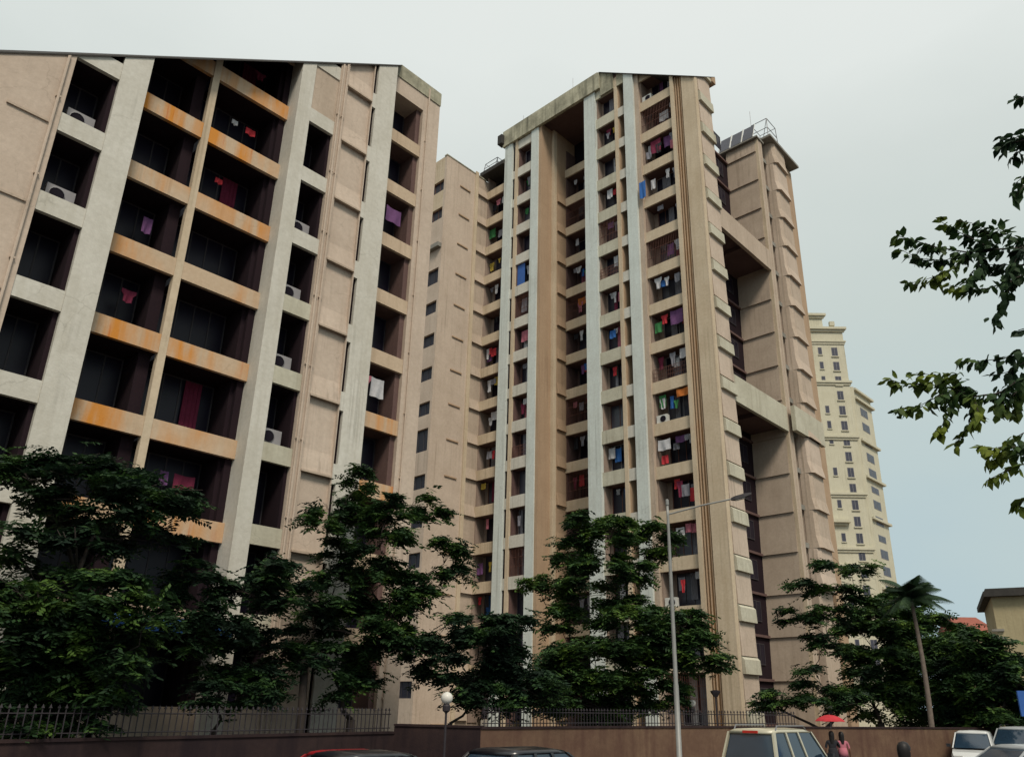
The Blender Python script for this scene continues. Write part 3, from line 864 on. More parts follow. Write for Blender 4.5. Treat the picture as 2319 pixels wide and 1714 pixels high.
for (px, py, h, lb) in ((1301, 205, 1.6, 'thin bare aerial rod on the central tower parapet, the right one of two'), (1186, 262, 1.0, 'thin bare aerial rod on the central tower parapet, the left one of two')):
    q = at(px, py, 54.5)
    t = thing('aerial', (42.2, 34.2 if px > 1250 else 40.2, 53.4), lb, 'aerial', 'aerials on the tower parapet')
    m_ = MB(); m_.tube([(0, 0, 0), (0, 0, h)], 0.018, 5); m_.build('rod', 'steel', t)
    m_ = MB(); m_.box(-0.06, 0.06, -0.06, 0.06, 0, 0.05); m_.build('foot', 'steel', t)

# ------------------------------------------------------------------ FAR IVORY TOWER
ang = math.atan2(-0.7407, 0.6717)
FT = thing('apartment_tower', (132.8, 44.2, 0), 'tall ivory tower with stepped top, cornices and small windows far behind the rear block', 'tower', rotz=ang)
def bF(name, b, mat='ivory_plaster', parent=None): return box(name, parent or FT, b, mat)
bF('wall', (-16, 0, 0, 16, 0, 68.2))
bF('wall', (-16, -3.1, 0.8, 15, 68.2, 71.4))
def cornice(x0, x1, z, out=0.55, y0=0.0, h=0.45):
    bF('cornice', (x0, x1 + out, y0 - out, y0 + 0.2, z, z + h), 'ivory_plaster')
    bF('cornice', (x0, x1 + out * 0.5, y0 - out * 0.5, y0 + 0.2, z - 0.4, z - 0.003), 'ivory_plaster')
cornice(-16, -3.1, 71.4, 0.6, 0.8); cornice(-16, 0, 68.2, 0.6)
cornice(-16, 0, 65.7, 0.3, 0, 0.3)
for z in (57.6, 47.2, 36.9, 27.5, 24.7): cornice(-16, 0, z, 0.4, 0, 0.4)
cornice(-9, -4.2, 32.0, 0.9, 0, 0.5)
bF('ornament', (-2.2, -1.3, -0.25, 0.3, 69.06, 69.9))
z = 62.9
i = 0
while z > 3:
    h = 1.75
    window(FT, 'A', -2.45, -1.35, -0.02, z, z + h, 2, frame='frame_pale', panes='glass_grey')
    bF('sill', (-2.6, -1.2, -0.2, -0.052, z - 0.18, z))
    if i % 2 == 0 or i in (1, 5):
        window(FT, 'A', -7.2, -6.3, -0.02, z + 0.2, z + h, 2, frame='frame_pale', panes='glass_grey')
        window(FT, 'A', -4.9, -4.2, -0.02, z + 0.3, z + h, 1, frame='frame_pale', panes='glass_grey')
        bF('sill', (-5.0, -4.1, -0.16, -0.052, z + 0.14, z + 0.296))
        bF('hood', (-7.5, -5.9, -0.35, -0.052, z + h + 0.1, z + h + 0.3))
    z -= 2.86; i += 1
# right-hand side section, set back and turned away
S2 = MB()
pa, pb = Vector((1.0, 1.0, 0)), Vector((6.2, 6.4, 0))
dr = (pb - pa).normalized(); nn = Vector((dr.y, -dr.x, 0))
S2.v = [(pa.x, pa.y, 0), (pb.x, pb.y, 0), (pb.x - 4, pb.y + 4, 0), (pa.x - 4, pa.y + 4, 0)]
S2.v += [(x, y, 56.6) for x, y, _ in S2.v]
S2.f = [(0, 1, 5, 4), (1, 2, 6, 5), (2, 3, 7, 6), (3, 0, 4, 7), (4, 5, 6, 7), (0, 3, 2, 1)]
S2.build('wall', 'ivory_plaster', FT)
bF('wall', (-0.3, 0.9, 0.6, 3, 0, 57.2))
def slab_on(z, t, out, name='cornice'):
    a_ = pa - dr * 0.3 + nn * out; b_ = pb + dr * out + nn * out
    c_ = pb + dr * out - nn * 0.3; d_ = pa - dr * 0.3 - nn * 0.3
    V = [(p.x, p.y, z) for p in (a_, b_, c_, d_)] + [(p.x, p.y, z + t) for p in (a_, b_, c_, d_)]
    mesh(name, FT, V, [(0, 1, 5, 4), (1, 2, 6, 5), (2, 3, 7, 6), (3, 0, 4, 7), (4, 5, 6, 7), (0, 3, 2, 1)], 'ivory_plaster', (pa.x, pa.y, z))
for z in (56.6, 54.9, 47.0, 40.3, 33.0, 21.2): slab_on(z, 0.4, 0.5)
for i in range(18):
    z = 52.4 - 2.86 * i
    if z < 4: break
    m_ = MB()
    a_ = pa + dr * 1.9 + nn * 0.03; b_ = pa + dr * 5.2 + nn * 0.03
    def quad(a_, b_, z0, z1, t, name, mat, parent):
        c_ = b_ - nn * t; d_ = a_ - nn * t
        V = [(p.x, p.y, z0) for p in (a_, b_, c_, d_)] + [(p.x, p.y, z1) for p in (a_, b_, c_, d_)]
        return mesh(name, parent, V, [(0, 1, 5, 4), (1, 2, 6, 5), (2, 3, 7, 6), (3, 0, 4, 7), (4, 5, 6, 7), (0, 3, 2, 1)], mat, (a_.x, a_.y, z0))
    hh = 1.6 if i % 3 != 2 else 1.2
    wq = quad(a_, b_, z, z + hh, 0.02, 'window', 'frame_pale', FT)
    FLw = FL[wq]
    quad(a_ + dr * 0.15 + nn * 0.02, a_ + dr * 1.38 + nn * 0.02, z + 0.1, z + hh - 0.1, 0.015, 'pane', 'glass_grey', wq)
    quad(a_ + dr * 1.52 + nn * 0.02, b_ - dr * 0.15 + nn * 0.02, z + 0.1, z + hh - 0.1, 0.015, 'pane', 'glass_grey', wq)

# ------------------------------------------------------------------ HOUSES AT RIGHT
hq = at(2242, 1340, 62)
HB = thing('house', (hq.x, hq.y, 0), 'cream house with a flat dark overhanging roof at the right edge behind the trees', 'house', rotz=math.atan2(hq.y, hq.x) - math.pi / 2 + math.radians(4))
HZ = hq.z
box('wall', HB, (0, 12, 0, 9, 0, HZ - 0.35), 'house_plaster')
box('roof', HB, (-0.45, 12.8, -0.5, 9.5, HZ - 0.348, HZ + 0.0), 'roof_dark')
box('roof', HB, (-0.3, 12.4, -0.4, 9.4, HZ + 0.003, HZ + 0.18), 'roof_dark')
for z in (HZ - 2.6, HZ - 3.1): box('ledge', HB, (-0.3, 0.4, -0.15, 0.3, z, z + 0.15), 'concrete')
for (x, z) in ((2.2, HZ - 3.0), (5.4, HZ - 3.0), (2.2, HZ - 6.0)):
    window(HB, 'A', x, x + 1.2, -0.04, z, z + 1.6, 2, frame='frame_brown')
    box('sill', HB, (x - 0.1, x + 1.3, -0.2, -0.075, z - 0.1, z), 'concrete')
rq = at(2165, 1392, 110)
RH = thing('house', (rq.x, rq.y, 0), 'small house with a sloping red roof peeping over the trees at right', 'house', rotz=math.radians(-47.5))
z = rq.z
box('wall', RH, (0.3, 4.2, 0.3, 5, 0, z - 1.9), 'house_plaster')
mesh('roof', RH, [(0, 0, z - 1.9), (4.9, 0, z - 1.9), (4.9, 5.4, z - 1.9), (0, 5.4, z - 1.9), (0.2, 2.2, z), (3.6, 2.2, z), (3.6, 3.2, z), (0.2, 3.2, z)],
     [(0, 1, 5, 4), (1, 2, 6, 5), (2, 3, 7, 6), (3, 0, 4, 7), (4, 5, 6, 7), (0, 3, 2, 1)], 'roof_red')
box('parapet', RH, (4.3, 6.5, 0.5, 5, 0, z - 1.7), 'concrete')

# ------------------------------------------------------------------ COMPOUND WALL AND FENCES
def wall_run(name, pts, h, t, mat, label, cat, capmat='concrete'):
    t_ = thing(name, (pts[0][0], pts[0][1], 0), label, cat, framed=True)
    for (x0, y0), (x1, y1) in zip(pts[:-1], pts[1:]):
        d = Vector((x1 - x0, y1 - y0, 0)).normalized(); n = Vector((-d.y, d.x, 0)) * t
        def slab(nm, z0, z1, o, mt):
            a_ = Vector((x0, y0, 0)) - n.normalized() * o; b_ = Vector((x1, y1, 0)) - n.normalized() * o
            c_ = b_ + n + n.normalized() * 2 * o; d_ = a_ + n + n.normalized() * 2 * o
            V = [(p.x, p.y, z0) for p in (a_, b_, c_, d_)] + [(p.x, p.y, z1) for p in (a_, b_, c_, d_)]
            mesh(nm, t_, V, [(0, 1, 5, 4), (1, 2, 6, 5), (2, 3, 7, 6), (3, 0, 4, 7), (4, 5, 6, 7), (0, 3, 2, 1)], mt, (x0, y0, z0))
        slab('wall', 0, h, 0, mat)
        slab('coping', h + 0.003, h + 0.07, 0.04, capmat)
    return t_
wall_run('compound_wall', [(-6.0, 18.8), (5.0, 19.95), (17.1, 21.5)], 1.43, 0.22, 'compound_dark', 'dark stained compound wall at left carrying the iron fence', 'wall', 'compound_dark')
wall_run('compound_wall', [(17.1, 21.5), (18.2, 18.6)], 1.66, 0.22, 'compound_dark', 'short dark return of the compound wall beside the globe lamp', 'wall', 'compound_dark')
wall_run('compound_wall', WALLP[3:], 1.63, 0.22, 'compound_paint', 'long brown painted compound wall running behind the cars to the right', 'wall', 'compound_dark')

def fence(pts, z0, h, step, label, spike=True):
    t = thing('iron_fence', (pts[0][0], pts[0][1], z0), label, 'fence', 'iron fences of the compound', framed=True)
    pk = MB(); pk.box(-0.011, 0.011, -0.011, 0.011, 0, h - 0.09)
    n = len(pk.v)
    pk.v += [(-0.03, -0.03, h - 0.09), (0.03, -0.03, h - 0.09), (0.03, 0.03, h - 0.09), (-0.03, 0.03, h - 0.09), (0, 0, h)]
    pk.f += [(n, n + 1, n + 4), (n + 1, n + 2, n + 4), (n + 2, n + 3, n + 4), (n + 3, n, n + 4), (n + 3, n + 2, n + 1, n)]
    me = bpy.data.meshes.new('picket'); me.from_pydata(pk.v, [], pk.f); me.materials.append(MATS['iron'])
    for (x0, y0), (x1, y1) in zip(pts[:-1], pts[1:]):
        L = math.hypot(x1 - x0, y1 - y0); m = int(L / step)
        for i in range(m):
            f = (i + 0.5) / m
            o = link('picket', me, t, (x0 + (x1 - x0) * f, y0 + (y1 - y0) * f, z0))
            o.rotation_euler = (RNG.uniform(-.02, .02), RNG.uniform(-.02, .02), 0)
        for zz_ in (0.10, h * 0.72):
            m_ = MB(); m_.tube([(x0, y0, z0 + zz_), (x1, y1, z0 + zz_)], 0.016, 5); m_.build('rail', 'iron', t, (x0, y0, z0 + zz_))
    return t
fence([(-0.5, 19.5), (5.0, 20.06), (17.0, 21.6)], 1.5, 0.72, 0.17, 'black iron picket fence on the dark wall in front of the nearest block')
fence([(18.4, 18.75), (24.2, 18.25), (30.1, 16.75), (33.5, 15.25)], 1.70, 0.60, 0.15, 'pale spiked picket fence standing on the brown wall before the central tower')

# ------------------------------------------------------------------ STREET FURNITURE
def globe_lamp(px, py, dist, label, zbase=0.0, r=0.17, arm=False):
    q = at(px, py, dist)
    t = thing('globe_lamp', (q.x, q.y, zbase), label, 'lamp', 'white globe lamps of the compound')
    h = q.z - zbase
    m_ = MB(); m_.lathe([(0.07, 0), (0.07, 0.25), (0.035, 0.3), (0.03, h - r - 0.22), (0.10, h - r - 0.16), (0.11, h - r - 0.04), (0.07, h - r + 0.02)], 10); m_.build('post', 'iron', t)
    m_ = MB(); m_.lathe([(0.02, -r)] + [(r * math.sin(a_), -r * math.cos(a_)) for a_ in [math.pi * i / 12 for i in range(1, 12)]] + [(0.02, r)], 18, (0, 0, h))
    m_.build('globe', 'globe_white', t, smooth=True)
    return t
globe_lamp(1012, 1580, 22.3, 'white globe lamp on a dark post between the nearest block and the central tower', r=0.16)
globe_lamp(1567, 1592, 34.5, 'white globe lamp in front of the dark ground floor of the central tower', r=0.16)
globe_lamp(1878, 1600, 41, 'small white globe lamp glimpsed above the red umbrella', r=0.14)
q = at(1620, 1566, 34)
t = thing('post_lamp', (q.x, q.y, 0), 'dark post lamp with a flat square head by the tower corner', 'lamp')
m_ = MB(); m_.lathe([(0.05, 0), (0.035, 0.3), (0.035, q.z - 0.2)], 8); m_.build('post', 'iron', t)
m_ = MB(); m_.lathe([(0.08, q.z - 0.2), (0.22, q.z - 0.02), (0.24, q.z + 0.03), (0.10, q.z + 0.07)], 4); m_.build('head', 'iron', t)
# street lamp
t = thing('street_lamp', (22.0, 13.83, 0), 'tall pale steel street lamp with one long arm in front of the central tower', 'street lamp')
m_ = MB(); m_.lathe([(0.14, 0.0), (0.14, 0.02), (0.085, 0.03), (0.08, 3.0), (0.068, 3.05), (0.058, 6.0), (0.045, 8.4), (0.042, 8.75)], 12); m_.build('pole', 'steel_pale', t, smooth=True)
m_ = MB(); m_.lathe([(0.045, 8.75), (0.06, 8.78), (0.055, 8.95), (0.02, 8.98)], 10); m_.build('cap', 'steel_pale', t)
e = Vector((1.05, -1.9, 0.45))
m_ = MB(); m_.tube([(0, 0, 8.45), tuple(Vector((0, 0, 8.45)) + e * 0.5 + Vector((0, 0, 0.03))), tuple(Vector((0, 0, 8.45)) + e)], 0.028, 7); m_.build('arm', 'steel_pale', t)
ed = e.normalized(); s_ = Vector((-ed.y, ed.x, 0)).normalized()
p0 = Vector((0, 0, 8.45)) + e * 0.97
V = []
for (f, w, h0_, h1_) in ((0, 0.05, -0.04, 0.05), (0.15, 0.11, -0.07, 0.08), (0.45, 0.13, -0.06, 0.09), (0.68, 0.05, -0.01, 0.06)):
    c_ = p0 + ed * f
    for (sw, hh) in ((-w, h0_), (w, h0_), (w, h1_ * 0.6), (0, h1_), (-w, h1_ * 0.6)):
        V.append(tuple(c_ + s_ * sw + Vector((0, 0, hh))))
F = [tuple(reversed(range(5))), tuple(15 + i for i in range(5))]
for r_ in range(3):
    for i in range(5):
        j = (i + 1) % 5
        F.append((r_ * 5 + i, r_ * 5 + j, r_ * 5 + 5 + j, r_ * 5 + 5 + i))
hd = mesh('lamp_head', t, V, F, 'frame_dark')
c_ = p0 + ed * 0.3
mesh('lens', hd, [tuple(c_ + ed * a_ + s_ * b_ + Vector((0, 0, -0.085))) for a_, b_ in ((-.16, -.08), (.16, -.08), (.16, .08), (-.16, .08))] + [tuple(c_ + ed * a_ + s_ * b_ + Vector((0, 0, -0.06))) for a_, b_ in ((-.16, -.08), (.16, -.08), (.16, .08), (-.16, .08))],
     [(0, 3, 2, 1), (4, 5, 6, 7), (0, 1, 5, 4), (1, 2, 6, 5), (2, 3, 7, 6), (3, 0, 4, 7)], 'lamp_clear')
# blue sheet at the right edge
q = at(2316, 1592, 30)
t = thing('signboard', (q.x, q.y, 0), 'blue board on posts at the right edge in front of the trees', 'signboard', rotz=ang)
box('board', t, (-0.12, 1.6, -0.03, 0.03, 2.25, 3.0), 'tarp_blue')
for xx in (0.1, 1.4): box('post', t, (xx - 0.03, xx + 0.03, 0.031, 0.09, 0, 2.95), 'steel')

# ------------------------------------------------------------------ LAUNDRY AND AIR CONDITIONERS
def garment(face, u, d, ztop, w, h, col, kind, where):
    """one piece of washing on a line, wavy, with real thickness"""
    base = P3(face, u, d, ztop)
    pl, nl = (pL, nL) if face == 'A' else (p1, nC)
    if (Vector(base) + Vector((0, 0, 0.3)) - pl).dot(nl) > 0: return None
    n, mrows = 9, 4
    ph = RNG.uniform(0, 6)
    V = []
    for s in (0, 0.012):
        for j in range(mrows + 1):
            for i in range(n + 1):
                fu = i / n; fz = j / mrows
                ww = w * (1.0 if kind != 'shirt' or fz < 0.34 else 0.62)
                sag = 0.05 * w * math.sin(math.pi * fu)
                V.append(P3(face, (fu - 0.5) * ww, 0.035 * math.sin(ph + fu * 9 + fz * 2) * (0.3 + fz) + s, -h * fz - (sag if j == 0 else sag * 0.6)))
    F = []
    N = (n + 1) * (mrows + 1)
    for j in range(mrows):
        for i in range(n):
            a_ = j * (n + 1) + i; b_ = a_ + 1; c_ = a_ + n + 2; d_ = a_ + n + 1
            F.append((a_, b_, c_, d_)); F.append((N + a_, N + d_, N + c_, N + b_))
    rim = [j * (n + 1) for j in range(mrows + 1)] + [mrows * (n + 1) + i for i in range(1, n + 1)] + [j * (n + 1) + n for j in range(mrows - 1, -1, -1)] + [i for i in range(n - 1, 0, -1)]
    for a_, b_ in zip(rim, rim[1:] + rim[:1]): F.append((a_, b_, N + b_, N + a_))
    me = bpy.data.meshes.new('washing'); me.from_pydata(V, [], F); me.materials.append(MATS['cloth_' + col])
    o = link({'shirt': 'shirt', 'sheet': 'bed_sheet', 'towel': 'towel', 'sari': 'sari'}[kind], me, None, base)
    tag(o, where, {'shirt': 'shirt', 'sheet': 'sheet', 'towel': 'towel', 'sari': 'cloth'}[kind], 'washing hung on the balconies')
    return o

def aircon(face, u, d, z, where):
    if (Vector(P3(face, u, d, z + 0.9)) - (pL if face == 'A' else p1)).dot(nL if face == 'A' else nC) > 0: return None
    t = thing('air_conditioner', P3(face, u, d, z), where, 'air conditioner', 'air conditioner units in the openings')
    box('casing', t, B(face, -0.42, 0.42, -0.16, 0.16, 0, 0.60), 'frame_pale' if face == 'A' else 'white_metal')
    m_ = MB()
    R_ = 0.23; seg = 14
    for rr in (R_,):
        m_.tube([P3(face, -0.1 + rr * math.cos(2 * math.pi * i / seg), -0.175, 0.3 + rr * math.sin(2 * math.pi * i / seg)) for i in range(seg + 1)], 0.012, 4, cap=False)
    m_.build('fan_guard', 'steel', t)
    m_ = MB(); m_.v = [P3(face, -0.1 + R_ * math.cos(2 * math.pi * i / seg), -0.165, 0.3 + R_ * math.sin(2 * math.pi * i / seg)) for i in range(seg)] + [P3(face, -0.1 + R_ * math.cos(2 * math.pi * i / seg), -0.161, 0.3 + R_ * math.sin(2 * math.pi * i / seg)) for i in range(seg)]
    m_.f = [tuple(range(seg)), tuple(reversed(range(seg, 2 * seg)))] + [(i, (i + 1) % seg, seg + (i + 1) % seg, seg + i) for i in range(seg)]
    m_.build('fan', 'void', t)
    return t

USED = set()
def floor_word(k): return ORD[max(0, min(k, 17))]
# right balcony stack of the tower
def gD(k, fu, w, h, col, kind, drop=0.12, dd=0.5, extra=''):
    hi = HD + PD * k
    garment('C', 24.4 + fu * 2.9, AF + dd, hi - drop, w, h, col, kind, '%s %s %son %s balcony from top of right-hand stack' % (col, {'shirt': 'shirt hung', 'sheet': 'sheet hung', 'towel': 'towel hung', 'sari': 'long cloth hung'}[kind], extra, ORD[14 - k] if 14 - k > 0 else 'first'))
gD(11, 0.62, 0.9, 1.2, 'maroon', 'sheet'); gD(11, 0.25, 0.9, 1.0, 'purple', 'sheet', dd=0.7); gD(11, 0.1, 0.4, 0.8, 'pink', 'towel', 0.9)
gD(11, 0.85, 0.5, 0.7, 'grey', 'towel', 0.9, extra='lower ')
gD(10, 0.95, 0.55, 1.5, 'blue', 'sari', 0.9, -0.16, 'over the parapet '); gD(10, 0.3, 0.35, 0.8, 'white', 'shirt', 0.3); gD(10, 0.08, 0.35, 0.9, 'grey', 'shirt', 0.5)
gD(7, 0.5, 0.4, 0.7, 'white', 'shirt', 0.3); gD(7, 0.2, 0.4, 0.7, 'grey', 'towel', 0.3)
gD(6, 0.62, 0.55, 0.7, 'red', 'shirt', 0.2); gD(6, 0.28, 1.0, 1.1, 'purple', 'sheet', 0.1)
gD(5, 0.45, 0.45, 1.0, 'grey', 'shirt', 0.25); gD(5, 0.16, 0.5, 0.5, 'white', 'towel', 0.15); gD(5, 0.2, 0.5, 0.8, 'black', 'shirt', 0.5, 0.7)
gD(4, 0.2, 1.0, 0.55, 'orange', 'sheet', 0.08, 0.35); gD(4, 0.42, 0.4, 0.6, 'green', 'shirt', 0.75); gD(4, 0.78, 0.5, 0.8, 'white', 'shirt', 0.35)
gD(4, 0.05, 0.3, 1.0, 'pink', 'towel', 0.5)
gD(3, 0.76, 0.95, 0.75, 'white', 'sheet', 0.35, 0.3); gD(3, 0.2, 0.3, 0.4, 'grey', 'towel', 0.3); gD(3, 0.8, 0.5, 0.6, 'red', 'towel', 1.4, 0.5)
gD(2, 0.45, 0.45, 1.1, 'maroon', 'shirt', 0.3); gD(2, 0.12, 0.4, 0.9, 'red', 'towel', 0.9)
gD(1, 0.5, 0.6, 0.6, 'white', 'towel', 0.3); gD(0, 0.5, 0.3, 0.8, 'red', 'shirt', 0.55)
for k in (13, 4, 0):
    aircon('C', 26.75, AF + 0.55, HD + PD * k - 2.2, 'white air conditioner at left end of %s balcony from top, right-hand stack' % ORD[14 - k])
# everyday washing and clutter of every other balcony, one thing each
rw = random.Random(99)
STK = [('D', 24.45, 27.0, AF + 0.45, HD, PD, 2.2, range(0, 13), 'right-hand stack', 14), ('C', 29.75, 31.2, AF + 0.35, HC, PC, 2.1, range(0, 13), 'stack between right piers', 14),
       ('A', 38.95, 40.3, AF + 0.35, HA, PC, 2.15, range(0, 13), 'stack between left piers', 14), ('R', 34.6, 37.0, 45.3, HR, PR, 2.26, range(0, 13), 'recessed middle stack', 13),
       ('W', 42.5, 44.6, 42.7, HW, 3.06, 2.2, range(0, 13), 'set-back wing stack', 13)]
KIND = {'shirt': 'shirt', 'towel': 'towel', 'sheet': 'sheet', 'sari': 'long cloth'}
PALW = ['grey', 'grey', 'white', 'white', 'maroon', 'purple', 'black', 'pink', 'blue', 'grey', 'red', 'black', 'yellow', 'green']
WORDS = ['far right in', 'right of centre in', 'left of centre in', 'far left in']
for (sid, u0, u1, dd, h0, p, opn, ks, nm, top) in STK:
    for k in ks:
        slots_ = [0, 1, 2, 3] if u1 - u0 > 1.8 else [0, 2]
        rw.shuffle(slots_)
        for sl in sorted(slots_[:rw.choice((2, 3)) if len(slots_) > 2 else rw.choice((1, 2))]):
            col = rw.choice(PALW); kd = rw.choice(('shirt', 'towel', 'towel', 'sheet', 'shirt'))
            w = rw.uniform(0.3, 0.62) * (1.35 if kd == 'sheet' else 1); h = rw.uniform(0.4, 1.0)
            f = (sl + 0.5) / 4 + rw.uniform(-.06, .06)
            garment('C', u0 + f * (u1 - u0), dd + rw.uniform(0, .35), h0 + p * k - rw.choice((0.12, 0.2, 0.35, 0.6)), min(w, (u1 - u0) * .4), h, col, kd,
                    '%s %s %s %s opening from top, %s' % (col, KIND[kd], WORDS[sl], ORD[top - k], nm))
# blue shutter in the left window column
sh = box('shutter', CB, B('C', 39.65, 40.5, AF + 0.2, AF + 0.24, HA + PC * 9 - 2.1, HA + PC * 9 - 0.05), 'tarp_blue')
sh['label'] = 'blue shutter filling half an opening'
for (k, fu, w, h, col, kind) in ((12, .5, .5, .6, 'maroon', 'shirt'), (10, .3, .4, .5, 'red', 'towel'), (7, .4, .3, .9, 'white', 'shirt'), (5, .5, .4, .7, 'red', 'shirt'), (3, .75, .6, .8, 'white', 'sheet'), (6, .4, .35, .4, 'white', 'towel'), (9, .25, .35, .9, 'grey', 'shirt'), (8, .3, .4, .9, 'white', 'towel')):
    garment('C', 29.7 + fu * 1.8, AF + 0.45, HC + PC * k - 0.25, w, h, col, kind, '%s %s in %s opening from top between the two right white piers' % (col, {'shirt': 'shirt', 'sheet': 'sheet', 'towel': 'towel'}[kind], ORD[13 - k]))
for (k, fu, w, h, col, kind) in ((9, .3, .5, .9, 'white', 'shirt'), (8, .6, .6, 1.3, 'grey', 'sheet'), (7, .5, .8, 1.0, 'pink', 'sheet'), (5, .4, .4, .5, 'white', 'towel'), (12, .4, .4, .9, 'grey', 'shirt')):
    garment('C', 38.95 + fu * 1.5, AF + 0.45, HA + PC * k - 0.25, w, h, col, kind, '%s %s in %s opening from top between the two left white piers' % (col, {'shirt': 'shirt', 'sheet': 'sheet', 'towel': 'towel'}[kind], ORD[13 - k]))
for (k, fu, w, h, col, kind) in ((8, .45, .9, .7, 'orange', 'sheet'), (8, .2, .5, .5, 'white', 'towel'), (7, .5, .4, .9, 'white', 'shirt'), (6, .3, .5, .6, 'blue', 'shirt'), (6, .1, .3, .8, 'white', 'towel'), (5, .25, .3, .4, 'red', 'towel'), (9, .6, .6, .6, 'white', 'shirt'), (4, .5, .5, .8, 'grey', 'shirt'), (5, .8, .4, .5, 'pink', 'towel')):
    garment('C', 34.8 + fu * 2.4, 44.9 + 0.45, HR + PR * k - 0.2, w, h, col, kind, '%s %s on %s recessed balcony from top between the middle piers' % (col, {'shirt': 'shirt', 'sheet': 'sheet', 'towel': 'towel'}[kind], ORD[13 - k]))
for (k, fu, w, h, col, kind) in ((12, .55, .6, .6, 'pink', 'shirt'), (12, .25, .4, .7, 'white', 'towel'), (9, .5, .4, .9, 'white', 'shirt'), (7, .75, .5, .6, 'red', 'shirt'), (7, .85, .35, 1.0, 'white', 'towel'), (6, .5, .6, .5, 'grey', 'towel'), (6, .7, .5, 1.1, 'white', 'shirt'), (6, .15, .3, .8, 'white', 'towel')):
    garment('C', 42.4 + fu * 2.3, 42.3 + 0.4, HW + 3.06 * k - 0.25, w, h, col, kind, '%s %s on %s balcony from top of the set-back left wing' % (col, {'shirt': 'shirt', 'sheet': 'sheet', 'towel': 'towel'}[kind], ORD[13 - k]))
# nearest block
for (k, u, w, h, col, kind) in ((8, 9.9, .8, .8, 'red', 'shirt'), (8, 10.35, .7, .6, 'white', 'towel'), (8, 11.2, .6, .5, 'maroon', 'shirt'), (7, 11.2, .5, .4, 'red', 'towel'), (7, 10.5, .3, .3, 'white', 'towel'),
                                (9, 10.6, 1.0, .9, 'red', 'sheet'), (6, 10.3, .35, .3, 'red', 'towel'), (2, 11.0, .9, .9, 'maroon', 'sheet'), (2, 10.3, .35, .6, 'purple', 'towel'), (5, 8.1, .4, .8, 'purple', 'towel'), (4, 8.0, .6, .6, 'maroon', 'shirt')):
    garment('A', u, 26.3, 4.35 + 3 * k - 0.7, w * .8, h * .8, col, kind, '%s %s in the wide dark opening on the %s floor of the nearest block' % (col, {'shirt': 'shirt', 'sheet': 'sheet', 'towel': 'towel'}[kind], floor_word(k + 1)))
for (k, u, w, h, col, kind) in ((4, 18.1, .6, .8, 'pink', 'shirt'), (4, 18.75, .7, .9, 'white', 'sheet'), (7, 18.8, .9, .8, 'purple', 'sheet'), (5, 17.9, .5, .9, 'yellow', 'towel')):
    garment('A', u, 26.45, 4.35 + 3 * k - 0.45, w, h, col, kind, '%s %s in the right-end opening on the %s floor of the nearest block' % (col, {'shirt': 'shirt', 'sheet': 'sheet', 'towel': 'towel'}[kind], floor_word(k + 1)))
for k, u in ((6, 5.1), (5, 5.1), (7, 5.1)):
    aircon('A', u, 25.5, 2.15 + 3 * k + 0.02, 'air conditioner in the single opening on the %s floor at far left' % floor_word(k + 1))
for k, u in ((5, 13.4), (4, 13.4), (3, 13.4), (6, 13.4)):
    aircon('A', u, 25.4, 2.15 + 3 * k + 0.02, 'air conditioner in the opening right of the second white pier, %s floor' % floor_word(k + 1))

# ------------------------------------------------------------------ TREES
def quads_to_mesh(name, V, F, mat, parent, origin):
    o = mesh(name, parent, V, F, mat, origin)
    return o

def leaf_quad(V, F, p, d, n, L, w):
    s = d.cross(n).normalized() * (w / 2)
    a = p; b = p + d * (L * 0.45) + s + n * (-0.06 * L); c = p + d * L - n * (0.12 * L); e = p + d * (L * 0.45) - s + n * (-0.06 * L)
    k = len(V)
    V += [tuple(a), tuple(b), tuple(c), tuple(e)]
    F.append((k, k + 1, k + 2)); F.append((k, k + 2, k + 3))

def spray(V, F, c, rnd, size, leaf, out):
    """a fan of leaflets at the end of a twig"""
    ax = Vector((out.x + rnd.gauss(0, .5), out.y + rnd.gauss(0, .5), rnd.gauss(0, .22) - 0.05)).normalized()
    up = Vector((rnd.gauss(0, .25), rnd.gauss(0, .25), 1)).normalized()
    side = ax.cross(up).normalized()
    n = rnd.randint(9, 13)
    for i in range(n):
        f = i / n
        p = c + ax * (size * (f - 0.3)) + Vector((0, 0, -0.25 * size * f * f))
        sgn = 1 if i % 2 else -1
        d = (ax * 0.5 + side * sgn + Vector((0, 0, rnd.uniform(-0.45, 0.12)))).normalized()
        nn_ = (up + Vector((rnd.gauss(0, .35), rnd.gauss(0, .35), 0))).normalized()
        leaf_quad(V, F, p, d, nn_, leaf * rnd.uniform(0.7, 1.3), leaf * 0.5)

